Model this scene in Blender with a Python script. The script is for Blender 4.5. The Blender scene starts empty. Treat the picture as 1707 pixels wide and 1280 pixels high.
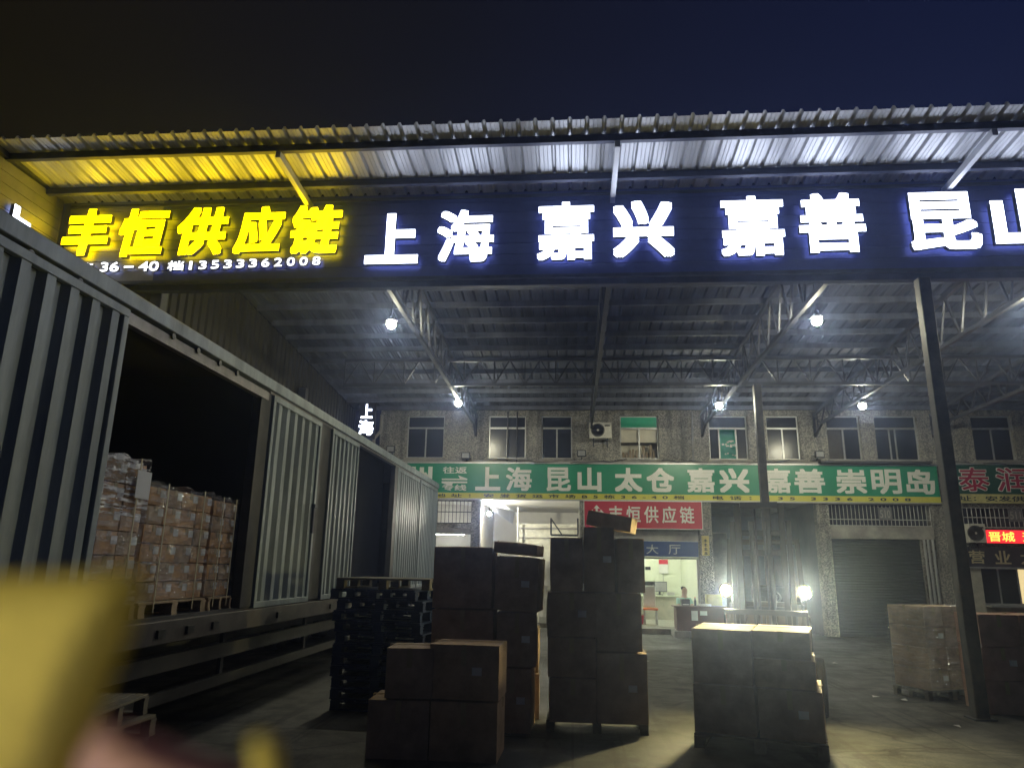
import bpy, math, random
from mathutils import Vector, Matrix
random.seed(7)
S = bpy.context.scene
COL = S.collection
rad = math.radians

# ------------------------------------------------------------------ camera
cam_d = bpy.data.cameras.new('camera')
cam = bpy.data.objects.new('camera', cam_d); COL.objects.link(cam)
CAM_POS = Vector((0, 0, 1.7))
CAM_ROT = Matrix.Rotation(rad(4.9), 3, 'Z') @ Matrix.Rotation(rad(104.3), 3, 'X') @ Matrix.Rotation(rad(1.0), 3, 'Z')
cam.matrix_world = Matrix.Translation(CAM_POS) @ CAM_ROT.to_4x4()
cam_d.sensor_width = 36.0; cam_d.lens = 36.0 * 1190 / 1707
cam_d.clip_start = 0.01; cam_d.clip_end = 3000
cam_d.dof.use_dof = True; cam_d.dof.focus_distance = 12.0; cam_d.dof.aperture_fstop = 3.8
S.camera = cam

# ------------------------------------------------------------------ night sky
W = bpy.data.worlds.new('World'); S.world = W; W.use_nodes = True
nt = W.node_tree; nt.nodes.clear()
out = nt.nodes.new('ShaderNodeOutputWorld')
sky = nt.nodes.new('ShaderNodeTexSky'); sky.sky_type = 'NISHITA'; sky.sun_disc = False
sky.sun_elevation = rad(-4.5); sky.sun_rotation = rad(60); sky.altitude = 0
bg1 = nt.nodes.new('ShaderNodeBackground'); bg1.inputs['Strength'].default_value = 0.06
nt.links.new(sky.outputs[0], bg1.inputs[0])
tc = nt.nodes.new('ShaderNodeTexCoord'); sep = nt.nodes.new('ShaderNodeSeparateXYZ')
nt.links.new(tc.outputs['Generated'], sep.inputs[0])
ramp = nt.nodes.new('ShaderNodeValToRGB')            # town glow over the yard: warm to the west, deep blue to the east
mr = nt.nodes.new('ShaderNodeMapRange')
mr.inputs[1].default_value = -0.62; mr.inputs[2].default_value = 0.45
nt.links.new(sep.outputs[0], mr.inputs[0]); nt.links.new(mr.outputs[0], ramp.inputs[0])
ramp.color_ramp.elements[0].color = (0.0095, 0.0075, 0.0035, 1)
ramp.color_ramp.elements[1].color = (0.0070, 0.0110, 0.0420, 1)
e = ramp.color_ramp.elements.new(0.42); e.color = (0.0075, 0.0080, 0.0130, 1)
bg2 = nt.nodes.new('ShaderNodeBackground'); bg2.inputs['Strength'].default_value = 0.75
nt.links.new(ramp.outputs[0], bg2.inputs[0])
add = nt.nodes.new('ShaderNodeAddShader')
nt.links.new(bg1.outputs[0], add.inputs[0]); nt.links.new(bg2.outputs[0], add.inputs[1])
nt.links.new(add.outputs[0], out.inputs[0])

# ------------------------------------------------------------------ exposure
S.view_settings.view_transform = 'Standard'; S.view_settings.look = 'None'
S.view_settings.exposure = 0.0; S.view_settings.gamma = 1.0
S.cycles.use_denoising = True
S.cycles.sample_clamp_indirect = 4.0
S.cycles.max_bounces = 8; S.cycles.transparent_max_bounces = 12

HAZE = 0.0046
L_WHITE, L_YELLOW, L_LAMP, L_HEAD = 8.0, 10.0, 800.0, 2600.0

# ------------------------------------------------------------------ materials
MATS = {}
def mat(name, col, rough=0.6, metal=0.0, var=0.25, scale=3.0, bump=0.0, bscale=40.0, col2=None, spec=None, thr=None, stretch=None):
    """Principled material; col varied by world-space noise between darker and lighter (or towards col2 in patches)."""
    if name in MATS: return MATS[name]
    m = bpy.data.materials.new(name); m.use_nodes = True; n = m.node_tree; b = n.nodes['Principled BSDF']
    b.inputs['Roughness'].default_value = rough; b.inputs['Metallic'].default_value = metal
    if spec is not None: b.inputs['Specular IOR Level'].default_value = spec
    g = n.nodes.new('ShaderNodeNewGeometry')
    t = n.nodes.new('ShaderNodeTexNoise'); t.inputs['Scale'].default_value = scale; t.inputs['Detail'].default_value = 6; t.inputs['Roughness'].default_value = 0.65
    if stretch:
        mp = n.nodes.new('ShaderNodeMapping'); mp.inputs['Scale'].default_value = stretch
        n.links.new(g.outputs['Position'], mp.inputs[0]); n.links.new(mp.outputs[0], t.inputs['Vector'])
    else: n.links.new(g.outputs['Position'], t.inputs['Vector'])
    r = n.nodes.new('ShaderNodeValToRGB'); n.links.new(t.outputs['Fac'], r.inputs[0])
    c = Vector(col)
    a = c * (1 - var); z = Vector(col2) if col2 else c * (1 + var)
    lo, hi = thr or (0.3, 0.7)
    r.color_ramp.elements[0].position = lo; r.color_ramp.elements[1].position = hi
    r.color_ramp.elements[0].color = (*[min(1, x) for x in a], 1); r.color_ramp.elements[1].color = (*[min(1, x) for x in z], 1)
    n.links.new(r.outputs[0], b.inputs['Base Color'])
    if bump:
        t2 = n.nodes.new('ShaderNodeTexNoise'); t2.inputs['Scale'].default_value = bscale; t2.inputs['Detail'].default_value = 4
        n.links.new(g.outputs['Position'], t2.inputs['Vector'])
        bp = n.nodes.new('ShaderNodeBump'); bp.inputs['Strength'].default_value = bump; bp.inputs['Distance'].default_value = 0.02
        n.links.new(t2.outputs['Fac'], bp.inputs['Height']); n.links.new(bp.outputs[0], b.inputs['Normal'])
    MATS[name] = m; return m
def glow(name, col, strength):
    if name in MATS: return MATS[name]
    m = bpy.data.materials.new(name); m.use_nodes = True; n = m.node_tree; b = n.nodes['Principled BSDF']
    b.inputs['Base Color'].default_value = (*[min(.8, c) for c in col], 1); b.inputs['Roughness'].default_value = 0.4
    b.inputs['Emission Color'].default_value = (*col, 1); b.inputs['Emission Strength'].default_value = strength
    MATS[name] = m; return m
def speckle(name, c1, c2, c3, scale=14):
    """Pebble-dash render: little stones of three tones, rough."""
    m = bpy.data.materials.new(name); m.use_nodes = True; n = m.node_tree; b = n.nodes['Principled BSDF']
    b.inputs['Roughness'].default_value = 0.85
    g = n.nodes.new('ShaderNodeNewGeometry')
    v = n.nodes.new('ShaderNodeTexVoronoi'); v.inputs['Scale'].default_value = scale
    n.links.new(g.outputs['Position'], v.inputs['Vector'])
    sp = n.nodes.new('ShaderNodeSeparateColor'); n.links.new(v.outputs['Color'], sp.inputs[0])
    r = n.nodes.new('ShaderNodeValToRGB'); r.color_ramp.interpolation = 'CONSTANT'
    r.color_ramp.elements[0].color = (*c1, 1); r.color_ramp.elements[1].color = (*c2, 1); r.color_ramp.elements[1].position = 0.38
    e = r.color_ramp.elements.new(0.75); e.color = (*c3, 1)
    n.links.new(sp.outputs[0], r.inputs[0])
    t = n.nodes.new('ShaderNodeTexNoise'); t.inputs['Scale'].default_value = 0.9; t.inputs['Detail'].default_value = 5
    n.links.new(g.outputs['Position'], t.inputs['Vector'])
    mrr = n.nodes.new('ShaderNodeMapRange'); mrr.inputs[1].default_value = 0.3; mrr.inputs[2].default_value = 0.7; mrr.inputs[3].default_value = 0.6; mrr.inputs[4].default_value = 1.15
    n.links.new(t.outputs['Fac'], mrr.inputs[0])
    mx = n.nodes.new('ShaderNodeVectorMath'); mx.operation = 'SCALE'
    n.links.new(r.outputs[0], mx.inputs[0]); n.links.new(mrr.outputs[0], mx.inputs['Scale']); n.links.new(mx.outputs[0], b.inputs['Base Color'])
    sm = n.nodes.new('ShaderNodeMapping'); sm.inputs['Scale'].default_value = (3.2,3.2,.28); n.links.new(g.outputs['Position'], sm.inputs[0])   # rain streaks
    st_ = n.nodes.new('ShaderNodeTexNoise'); st_.inputs['Scale'].default_value = 1.3; st_.inputs['Detail'].default_value = 6; n.links.new(sm.outputs[0], st_.inputs['Vector'])
    sr = n.nodes.new('ShaderNodeMapRange'); sr.inputs[1].default_value = .5; sr.inputs[2].default_value = .68; sr.inputs[3].default_value = 1; sr.inputs[4].default_value = .5; n.links.new(st_.outputs['Fac'], sr.inputs[0])
    mx2 = n.nodes.new('ShaderNodeVectorMath'); mx2.operation = 'SCALE'; n.links.new(mx.outputs[0], mx2.inputs[0]); n.links.new(sr.outputs[0], mx2.inputs['Scale']); n.links.new(mx2.outputs[0], b.inputs['Base Color'])
    bp = n.nodes.new('ShaderNodeBump'); bp.inputs['Strength'].default_value = 0.8; bp.inputs['Distance'].default_value = 0.03
    n.links.new(v.outputs['Distance'], bp.inputs['Height']); n.links.new(bp.outputs[0], b.inputs['Normal'])
    MATS[name] = m; return m

STEEL = mat('painted_steel_dark', (.045, .048, .06), .5, .2, .35, 4)
STEELB = mat('painted_steel_navy', (.05, .06, .10), .5, .2, .35, 4)
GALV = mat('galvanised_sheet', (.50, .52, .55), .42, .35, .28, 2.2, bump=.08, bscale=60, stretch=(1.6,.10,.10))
GALVD = mat('shaded_galvanised_sheet', (.085, .095, .13), .75, .0, .5, 2.0, bump=.08, bscale=50, stretch=(1.1,.16,.16))  # eave metal darkened and blued, painting in the shade under the canopy
FASCIA = mat('fascia_cladding_blue', (.045, .062, .22), .38, .1, .3, 1.5)
FASCIAG = mat('side_cladding_grey', (.22, .23, .25), .4, .2, .25, 1.5)
DARKCLAD = mat('old_brown_cladding', (.010, .009, .007), .7, 0, .3, 2)
PEBBLE = speckle('pebble_dash_render', (.20, .195, .18), (.33, .32, .29), (.44, .425, .385), 38)
CONC = mat('grey_concrete', (.30, .29, .27), .85, 0, .35, 2.2, bump=.3, bscale=25)
ASPH = mat('oily_concrete_yard', (.062, .063, .062), .72, 0, .5, 0.9, bump=.35, bscale=18, col2=(.125, .127, .12))
ALU = mat('aluminium_frame', (.5, .51, .52), .4, .6, .15, 5)
GLASS = mat('dark_window_glass', (.012, .014, .018), .22, 0, .3, 1.5, spec=.35)
CARD = mat('brown_cardboard', (.42, .29, .18), .8, 0, .3, 4, bump=.3, bscale=9)
CARDD = mat('dark_brown_cardboard', (.38, .275, .185), .8, 0, .3, 4, bump=.35, bscale=9)
CARDL = mat('pale_cardboard', (.34, .27, .19), .8, 0, .22, 4, bump=.3, bscale=9)
CARDW = mat('wrapped_cardboard', (.56, .33, .15), .7, 0, .25, 6, bump=.2, bscale=12)
TAPE = mat('packing_tape', (.42, .33, .2), .25, 0, .1, 6)
PAPER = mat('white_paper', (.72, .72, .70), .7, 0, .06, 6)
WOOD = mat('raw_pallet_wood', (.40, .30, .18), .8, 0, .3, 9)
WOODD = mat('weathered_grey_wood', (.15, .135, .105), .85, 0, .35, 9)
BLUEP = mat('blue_plastic', (.02, .04, .115), .45, 0, .3, 4)
TRAILER = mat('trailer_grey_paint', (.22, .275, .32), .5, .1, .45, 3.5, bump=.25, bscale=6, col2=(.30, .36, .41), stretch=(1,1,.16))
TRDARK = mat('trailer_dark_frame', (.05, .05, .052), .6, .2, .4, 3)
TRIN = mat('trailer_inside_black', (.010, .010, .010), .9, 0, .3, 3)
RUBBER = mat('tyre_rubber', (.018, .018, .018), .85, 0, .3, 8)
BLACK = mat('black_plastic', (.02, .02, .022), .45, 0, .2, 8)
WHITEP = mat('white_plaster', (.62, .61, .56), .8, 0, .12, 1.2, bump=.1)
OFFWALL = mat('office_paint_pale_green', (.70, .74, .60), .7, 0, .05, 1)
GREEN = mat('green_sign_vinyl', (.014, .26, .14), .30, 0, .15, 1)
GREEND = mat('dark_green_sign_vinyl', (.010, .075, .042), .35, 0, .2, 1)
YELLOWV = mat('yellow_green_sign_vinyl', (.62, .60, .08), .35, 0, .1, 2)
SIGNW = mat('white_sign_vinyl', (.78, .80, .78), .35, 0, .05, 2)
REDV = mat('red_sign_vinyl', (.50, .03, .055), .35, 0, .12, 1)
REDL = mat('crimson_letter', (.42, .02, .06), .35, 0, .1, 2)
BLUEV = mat('blue_sign_vinyl', (.02, .06, .24), .35, 0, .15, 1)
BLACKV = mat('dark_signboard', (.035, .035, .045), .4, 0, .2, 2)
GOLD = mat('pale_gold_letter', (.62, .55, .36), .35, .2, .1, 3)
DKINK = mat('black_lettering', (.02, .03, .02), .5, 0, .1, 3)
GREENPAN = mat('green_transom_panel', (.02, .42, .25), .35, 0, .1, 2)
CURT = mat('cream_curtain', (.60, .57, .48), .8, 0, .12, 4)
ACW = mat('white_enamel', (.58, .57, .53), .4, 0, .12, 6)
FORKY = mat('forklift_body_dark', (.07, .065, .06), .45, .1, .3, 4)
BROWNW = mat('brown_laminate', (.14, .07, .055), .45, 0, .2, 3)
BAYDARK = mat('bay_shade_dark', (.014, .016, .022), .5, .2, .3, 1.5)  # near-black colour painting in the dark of the right-hand bay
ORANGE = mat('orange_plastic', (.75, .18, .04), .4, 0, .1, 5)
YELB = mat('ochre_cabinet', (.42, .36, .10), .5, 0, .15, 4)
mat('letter_return', (.25,.25,.27), .4, .3, .1, 5)
glow('letter_halo_glow', (.45,.52,1.0), 2.2)  # glow added to the letter backs to throw a blue halo
G_SMALL = glow('small_led_letters', (.95,.97,1.0), 2.6)
G_WHITE = glow('white_led_letters', (.76, .82, 1.0), L_WHITE)
G_YEL = glow('yellow_led_letters', (1.0, .67, 0.0), L_YELLOW)
G_LAMP = glow('lamp_bulb_glow', (1.0, .95, .68), L_LAMP)
G_HEAD = glow('headlight_glow', (1.0, .84, .34), L_HEAD)
G_TUBE = glow('office_tube_glow', (.97, 1.0, .80), 130)
G_BULB = glow('bay_bulb_glow', (1.0, .96, .78), 3000)
G_LEDR = glow('led_panel_red', (1.0, .02, .03), 1.6)
G_LEDY = glow('led_text_amber', (1.0, .42, .06), 3.0)
G_POST = glow('lit_window_warm', (1.0, .78, .38), 0.9)
G_TEAL = glow('teal_lit_room', (.10, .45, .33), 0.10)

# ------------------------------------------------------------------ mesh helpers
ORG = {}
class MB:
    face_only = False; axis = 1
    def __init__(s): s.v = []; s.f = []
    def quad(s, a, b, c, d):
        i = len(s.v); s.v += [tuple(a), tuple(b), tuple(c), tuple(d)]; s.f.append((i, i+1, i+2, i+3)); return s
    def box(s, x0, x1, y0, y1, z0, z1, ch=0.0):
        if x0 > x1: x0, x1 = x1, x0
        if y0 > y1: y0, y1 = y1, y0
        if z0 > z1: z0, z1 = z1, z0
        i = len(s.v)
        if ch <= 0:
            s.v += [(x0,y0,z0),(x1,y0,z0),(x1,y1,z0),(x0,y1,z0),(x0,y0,z1),(x1,y0,z1),(x1,y1,z1),(x0,y1,z1)]
            s.f += [tuple(i+k for k in q) for q in ((0,3,2,1),(4,5,6,7),(0,1,5,4),(1,2,6,5),(2,3,7,6),(3,0,4,7))]
        else:                                              # chamfered vertical and horizontal edges
            lo, hi = (x0,y0,z0), (x1,y1,z1)
            idx = {}
            for ax in range(3):
                for sx in (0,1):
                    for sy in (0,1):
                        for sz in (0,1):
                            sg = (sx,sy,sz)
                            p = [ (hi[k] if sg[k] else lo[k]) + (0 if k == ax else (-ch if sg[k] else ch)) for k in range(3)]
                            idx[(ax,)+sg] = len(s.v); s.v.append(tuple(p))
            def vv(ax, a): return idx[(ax,)+tuple(a)]
            for ax in range(3):
                o1, o2 = (ax+1)%3, (ax+2)%3
                for sd in (0,1):
                    def c(u, w):
                        a = [0,0,0]; a[ax] = sd; a[o1] = u; a[o2] = w; return a
                    q = [vv(ax,c(0,0)), vv(ax,c(1,0)), vv(ax,c(1,1)), vv(ax,c(0,1))]
                    s.f.append(tuple(q if sd else q[::-1]))
            for ax in range(3):                            # edges parallel to ax
                o1, o2 = (ax+1)%3, (ax+2)%3
                for u in (0,1):
                    for w in (0,1):
                        a0 = [0,0,0]; a0[o1] = u; a0[o2] = w; a1 = list(a0); a1[ax] = 1
                        q = [vv(o1,a0), vv(o1,a1), vv(o2,a1), vv(o2,a0)]
                        s.f.append(tuple(q[::-1] if u == w else q))
            for sx in (0,1):
                for sy in (0,1):
                    for sz in (0,1):
                        a = (sx,sy,sz); t = [vv(0,a), vv(1,a), vv(2,a)]
                        s.f.append(tuple(t if (sx+sy+sz) % 2 else t[::-1]))
        return s
    def bar(s, p, q, w, h=None, up=(0,0,1)):
        """Square bar from p to q, width w, height h."""
        h = h or w; p = Vector(p); q = Vector(q); d = (q-p).normalized(); u = Vector(up)
        if abs(d.dot(u)) > .98: u = Vector((0,1,0))
        sd = d.cross(u).normalized(); u = sd.cross(d)
        i = len(s.v)
        for c in (p, q):
            for a, b in ((-1,-1),(1,-1),(1,1),(-1,1)): s.v.append(tuple(c + sd*(a*w/2) + u*(b*h/2)))
        s.f += [tuple(i+k for k in t) for t in ((0,1,5,4),(1,2,6,5),(2,3,7,6),(3,0,4,7),(3,2,1,0),(4,5,6,7))]; return s
    def tube(s, pts, r, n=10, cap=True, r2=None):
        pts = [Vector(p) for p in pts]; rings = []
        for k, p in enumerate(pts):
            d = (pts[min(k+1,len(pts)-1)] - pts[max(k-1,0)]).normalized()
            u = Vector((0,0,1)) if abs(d.z) < .95 else Vector((1,0,0))
            a = d.cross(u).normalized(); b = a.cross(d).normalized()
            rr = r if r2 is None else r + (r2-r)*k/(len(pts)-1)
            i = len(s.v); rings.append(i)
            for j in range(n):
                t = 2*math.pi*j/n; s.v.append(tuple(p + a*math.cos(t)*rr + b*math.sin(t)*rr))
        for i, k in zip(rings, rings[1:]):
            for j in range(n): s.f.append((i+j, i+(j+1)%n, k+(j+1)%n, k+j))
        if cap: s.f.append(tuple(rings[0]+j for j in range(n))[::-1]); s.f.append(tuple(rings[-1]+j for j in range(n)))
        return s
    def lathe(s, c, axis, prof, n=20):
        """prof: list of (radius, distance along axis) from c."""
        c = Vector(c); ax = Vector(axis).normalized(); u = Vector((0,0,1)) if abs(ax.z) < .9 else Vector((1,0,0))
        a = ax.cross(u).normalized(); b = ax.cross(a).normalized(); rings = []
        for r, h in prof:
            rings.append(len(s.v))
            for j in range(n):
                t = 2*math.pi*j/n; s.v.append(tuple(c + ax*h + (a*math.cos(t) + b*math.sin(t))*max(r, 1e-4)))
        for i, k in zip(rings, rings[1:]):
            for j in range(n): s.f.append((i+j, k+j, k+(j+1)%n, i+(j+1)%n))
        s.f.append(tuple(rings[0]+j for j in range(n))); s.f.append(tuple(rings[-1]+j for j in range(n))[::-1]); return s
    def profile(s, pts2, f):
        """Extrude a polyline: pts2 list, f(p, 0|1) -> 3D."""
        i = len(s.v)
        for p in pts2: s.v += [tuple(f(p,0)), tuple(f(p,1))]
        for k in range(len(pts2)-1): s.f.append((i+2*k, i+2*k+2, i+2*k+3, i+2*k+1))
        return s
    def build(s, name, m, parent=None, smooth=False, solid=0.0, label=None):
        me = bpy.data.meshes.new(name)
        o0 = Vector(ORG.get(parent.name, (0,0,0))) if parent else Vector((0,0,0))
        me.from_pydata([tuple(Vector(v)-o0) for v in s.v], [], s.f); me.update()
        if smooth:
            for p in me.polygons: p.use_smooth = True
        me.materials.append(m)
        if s.face_only and m.name.endswith('_led_letters'):          # channel letters: lit face, dark metal returns, added halo glow behind
            me.materials.append(MATS['letter_return']); me.materials.append(MATS['letter_halo_glow'])
            pol = me.polygons; ax_ = s.axis
            two = 'yellow' in m.name  # yellow letters get their halo from full glow on the back too
            for p in pol: p.material_index = 0 if ((-p.normal[1] if ax_ == 1 else p.normal[0]) > .95 or (two and abs(p.normal[ax_]) > .95)) else (2 if abs(p.normal[ax_]) > .95 else 1)
        o = bpy.data.objects.new(name, me); COL.objects.link(o)
        if parent: o.parent = parent; ORG[o.name] = tuple(o0)
        if solid:
            md = o.modifiers.new('thickness', 'SOLIDIFY'); md.thickness = solid; md.offset = 0
        if label: o['label'] = label
        return o
def tag(o, label, cat, group=None):
    o['label'] = label; o['category'] = cat
    if group: o['group'] = group
    return o
def struct(o): o['kind'] = 'structure'; return o
def stuff(o): o['kind'] = 'stuff'; return o
def thing(name, label, cat, loc=(0,0,0), rz=0.0, group=None, proto=False):
    """Empty at a thing's base. proto: parts are written in local coordinates; otherwise in world coordinates."""
    o = bpy.data.objects.new(name, None); COL.objects.link(o); o.empty_display_size = .2
    o.location = loc; o.rotation_euler = (0,0,rz); tag(o, label, cat, group)
    ORG[o.name] = (0,0,0) if proto else tuple(loc); return o
def dup(o, parent=None):
    c = o.copy(); COL.objects.link(c)
    if parent: c.parent = parent
    for ch in list(o.children): dup(ch, c)
    return c
def place(o, loc, rz=0.0, label=None, group=None, tilt=(0,0)):
    o.location = loc; o.rotation_euler = (tilt[0], tilt[1], rz)
    if label: o['label'] = label
    if group: o['group'] = group
    return o

_cu = bpy.data.curves.new('lettering_curve', 'FONT'); _co = bpy.data.objects.new('lettering_curve', _cu)
COL.objects.link(_co)
def text_mesh(body, x0, x1, z0, z1, y, depth=.01, bold=.02, shear=0.0, fit=True, res=3, spacing=1.0):
    """Lettering as a mesh in a vertical plane facing -Y, fitted to x0..x1, z0..z1, front at y."""
    _cu.body = body; _cu.offset = 0; _cu.shear = shear; _cu.extrude = .05; _cu.resolution_u = res; _cu.space_character = spacing
    bpy.context.view_layer.update()
    dg = bpy.context.evaluated_depsgraph_get()
    me = bpy.data.meshes.new_from_object(_co.evaluated_get(dg))
    vs = [v.co.copy() for v in me.vertices]; fs = [tuple(p.vertices) for p in me.polygons]; bpy.data.meshes.remove(me)
    ax, bx = min(v.x for v in vs), max(v.x for v in vs); az, bz = min(v.y for v in vs), max(v.y for v in vs)
    sx = (x1-x0)/(bx-ax); sz = (z1-z0)/(bz-az)
    mb = MB()
    mb.face_only = True
    dd = bold*((x1-x0)/(bx-ax))                                # heavier strokes: the glyph laid over itself a few times, each a hair further back
    offs = [(0,0)] if bold < .005 else [(0,0),(1,0),(-1,0),(0,1),(0,-1),(1,1),(-1,1),(1,-1),(-1,-1)]
    kx, kz = (x1-x0-2*dd)/(x1-x0), (z1-z0-2*dd)/(z1-z0); n = len(vs)
    for k, (u, w) in enumerate(offs):
        mb.v += [(x0+dd+(v.x-ax)*sx*kx+u*dd, y + (.05-v.z)/.1*depth + k*.0007, z0+dd+(v.y-az)*sz*kz+w*dd) for v in vs]
        mb.f += [tuple(i+k*n for i in f) for f in fs]
    mb.pieces = 1
    return mb

def BOLD(ch): return .034 if ch in '上山兴太仓州' else .022

def wall_holes(x0, x1, z0, z1, holes, y0, y1):
    """Vertical wall with real thickness and openings: front and back faces plus reveals."""
    xs = sorted({x0, x1, *[h[0] for h in holes], *[h[1] for h in holes]}); zs = sorted({z0, z1, *[h[2] for h in holes], *[h[3] for h in holes]})
    xs = [x for x in xs if x0 <= x <= x1]; zs = [z for z in zs if z0 <= z <= z1]
    def solid(i, j):
        if not (0 <= i < len(xs)-1 and 0 <= j < len(zs)-1): return False
        cx, cz = (xs[i]+xs[i+1])/2, (zs[j]+zs[j+1])/2
        return not any(h[0] < cx < h[1] and h[2] < cz < h[3] for h in holes)
    m = MB()
    for i in range(len(xs)-1):
        for j in range(len(zs)-1):
            if not solid(i, j): continue
            a, b, c, d = xs[i], xs[i+1], zs[j], zs[j+1]
            m.quad((a,y0,c),(b,y0,c),(b,y0,d),(a,y0,d)); m.quad((b,y1,c),(a,y1,c),(a,y1,d),(b,y1,d))
            if not solid(i-1,j): m.quad((a,y1,c),(a,y0,c),(a,y0,d),(a,y1,d))
            if not solid(i+1,j): m.quad((b,y0,c),(b,y1,c),(b,y1,d),(b,y0,d))
            if not solid(i,j-1): m.quad((a,y1,c),(b,y1,c),(b,y0,c),(a,y0,c))
            if not solid(i,j+1): m.quad((a,y0,d),(b,y0,d),(b,y1,d),(a,y1,d))
    return m

# ------------------------------------------------------------------ ground
g = MB(); N = 60
def gz(x, y): return 0.0
g.quad((-250,-250,0),(250,-250,0),(250,250,0),(-250,250,0))
def yard_mat():
    m = bpy.data.materials.new('oily_yard_concrete'); m.use_nodes = True; n = m.node_tree; L = n.links; b = n.nodes['Principled BSDF']
    g = n.nodes.new('ShaderNodeNewGeometry')
    def noise(sc, det, ro=.6):
        t = n.nodes.new('ShaderNodeTexNoise'); t.inputs['Scale'].default_value = sc; t.inputs['Detail'].default_value = det; t.inputs['Roughness'].default_value = ro
        L.new(g.outputs['Position'], t.inputs['Vector']); return t
    def rng(src, a, b_, c, d):
        r = n.nodes.new('ShaderNodeMapRange'); r.inputs[1].default_value = a; r.inputs[2].default_value = b_; r.inputs[3].default_value = c; r.inputs[4].default_value = d
        L.new(src, r.inputs[0]); return r.outputs[0]
    def mul(a, c):
        k = n.nodes.new('ShaderNodeMath'); k.operation = 'MULTIPLY'; L.new(a, k.inputs[0]); L.new(c, k.inputs[1]); return k.outputs[0]
    big = noise(.45, 5); mid = noise(2.4, 8, .7); fine = noise(60, 4, .7)
    v = n.nodes.new('ShaderNodeTexVoronoi'); v.feature = 'DISTANCE_TO_EDGE'; v.inputs['Scale'].default_value = .33
    wp_ = n.nodes.new('ShaderNodeVectorMath'); wp_.operation = 'ADD'; sc = n.nodes.new('ShaderNodeVectorMath'); sc.operation = 'SCALE'; sc.inputs['Scale'].default_value = .5
    L.new(noise(1.6, 6).outputs['Color'], sc.inputs[0]); L.new(g.outputs['Position'], wp_.inputs[0]); L.new(sc.outputs[0], wp_.inputs[1]); L.new(wp_.outputs[0], v.inputs['Vector'])
    crack = rng(v.outputs['Distance'], 0.0, .012, .35, 1.0)
    bw = n.nodes.new('ShaderNodeTexBrick'); bw.inputs['Scale'].default_value = 1; bw.inputs['Brick Width'].default_value = 4; bw.inputs['Row Height'].default_value = 4; bw.offset = 0; bw.inputs['Mortar Size'].default_value = .012
    bw.inputs['Color1'].default_value = (1,1,1,1); bw.inputs['Color2'].default_value = (.8,.8,.8,1); bw.inputs['Mortar'].default_value = (.4,.4,.4,1); L.new(g.outputs['Position'], bw.inputs['Vector'])
    stain = rng(noise(1.1, 7, .62).outputs['Fac'], .52, .66, 1.0, .42)
    tmp = n.nodes.new('ShaderNodeMapping'); tmp.inputs['Scale'].default_value = (5.5,.16,1); tmp.inputs['Rotation'].default_value = (0,0,rad(14)); L.new(g.outputs['Position'], tmp.inputs[0])
    tt = n.nodes.new('ShaderNodeTexNoise'); tt.inputs['Scale'].default_value = 1.0; tt.inputs['Detail'].default_value = 4; L.new(tmp.outputs[0], tt.inputs['Vector'])
    stain = mul(stain, rng(tt.outputs['Fac'], .54, .62, 1.0, .55))
    val = mul(mul(mul(rng(big.outputs['Fac'], .4, .6, .05, .10), rng(mid.outputs['Fac'], .38, .62, .5, 1.5)), mul(rng(fine.outputs['Fac'], .38, .62, .65, 1.35), crack)), mul(stain, bw.outputs['Fac'] if False else bw.outputs['Color']))
    cb = n.nodes.new('ShaderNodeCombineColor'); L.new(val, cb.inputs[0]); L.new(val, cb.inputs[1])
    bl = n.nodes.new('ShaderNodeMath'); bl.operation = 'MULTIPLY'; bl.inputs[1].default_value = .93; L.new(val, bl.inputs[0]); L.new(bl.outputs[0], cb.inputs[2])
    L.new(cb.outputs[0], b.inputs['Base Color']); L.new(rng(big.outputs['Fac'], .4, .65, .48, .85), b.inputs['Roughness'])
    ad = n.nodes.new('ShaderNodeMath'); ad.operation = 'ADD'; L.new(mid.outputs['Fac'], ad.inputs[0]); L.new(fine.outputs['Fac'], ad.inputs[1])
    bp = n.nodes.new('ShaderNodeBump'); bp.inputs['Strength'].default_value = .5; bp.inputs['Distance'].default_value = .02; L.new(ad.outputs[0], bp.inputs['Height']); L.new(bp.outputs[0], b.inputs['Normal'])
    return m
struct(g.build('ground', yard_mat()))

# ------------------------------------------------------------------ warehouse building
BY = 21.0
bld = thing('warehouse_building', 'two storey grey pebble-dash warehouse with a row of aluminium windows above shop bays', 'building', (2, BY, 0))
WIN = [(-4.97,-3.83), (-2.48,-1.36), (-.89,.02), (1.43,2.56), (4.01,5.12), (5.66,6.58), (7.36,8.3), (8.70,9.88), (11.36,12.46), (13.4,14.5)]
WZ0, WZ1 = 4.80, 6.09
holes = [(a,b,WZ0,WZ1) for a,b in WIN]
holes += [(-4.05,-2.93,2.88,3.55), (-4.6,-2.93,0,2.58), (-2.65,.22,0,3.58), (.42,3.56,.14,2.78), (3.96,6.87,0,3.58), (7.2,9.95,2.95,3.56), (7.2,9.6,0,2.6), (10.7,16,2.95,3.5), (10.7,16,.3,2.4)]
wall_holes(-5.8, 18, 0, 7.5, holes, BY, BY+.25).build('wall', PEBBLE, bld)
MB().box(-5.8,18, BY+.25, BY+8.6, 7.302, 7.49).build('roof', CONC, bld)
MB().box(-5.8,18, BY+8.6, BY+8.8, 0, 7.5).box(-5.8,-5.6, BY+.25, BY+8.6, 0, 7.3).box(17.8,18, BY+.25, BY+8.6, 0, 7.3).build('outer_wall', CONC, bld)
MB().box(-5.55,17.75, BY+.26, BY+8.55, 3.62, 3.78).build('upper_floor', CONC, bld)
MB().box(.25,3.9, BY-.55, BY+.0, .0, .14, .01).build('doorstep', CONC, bld)
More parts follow.
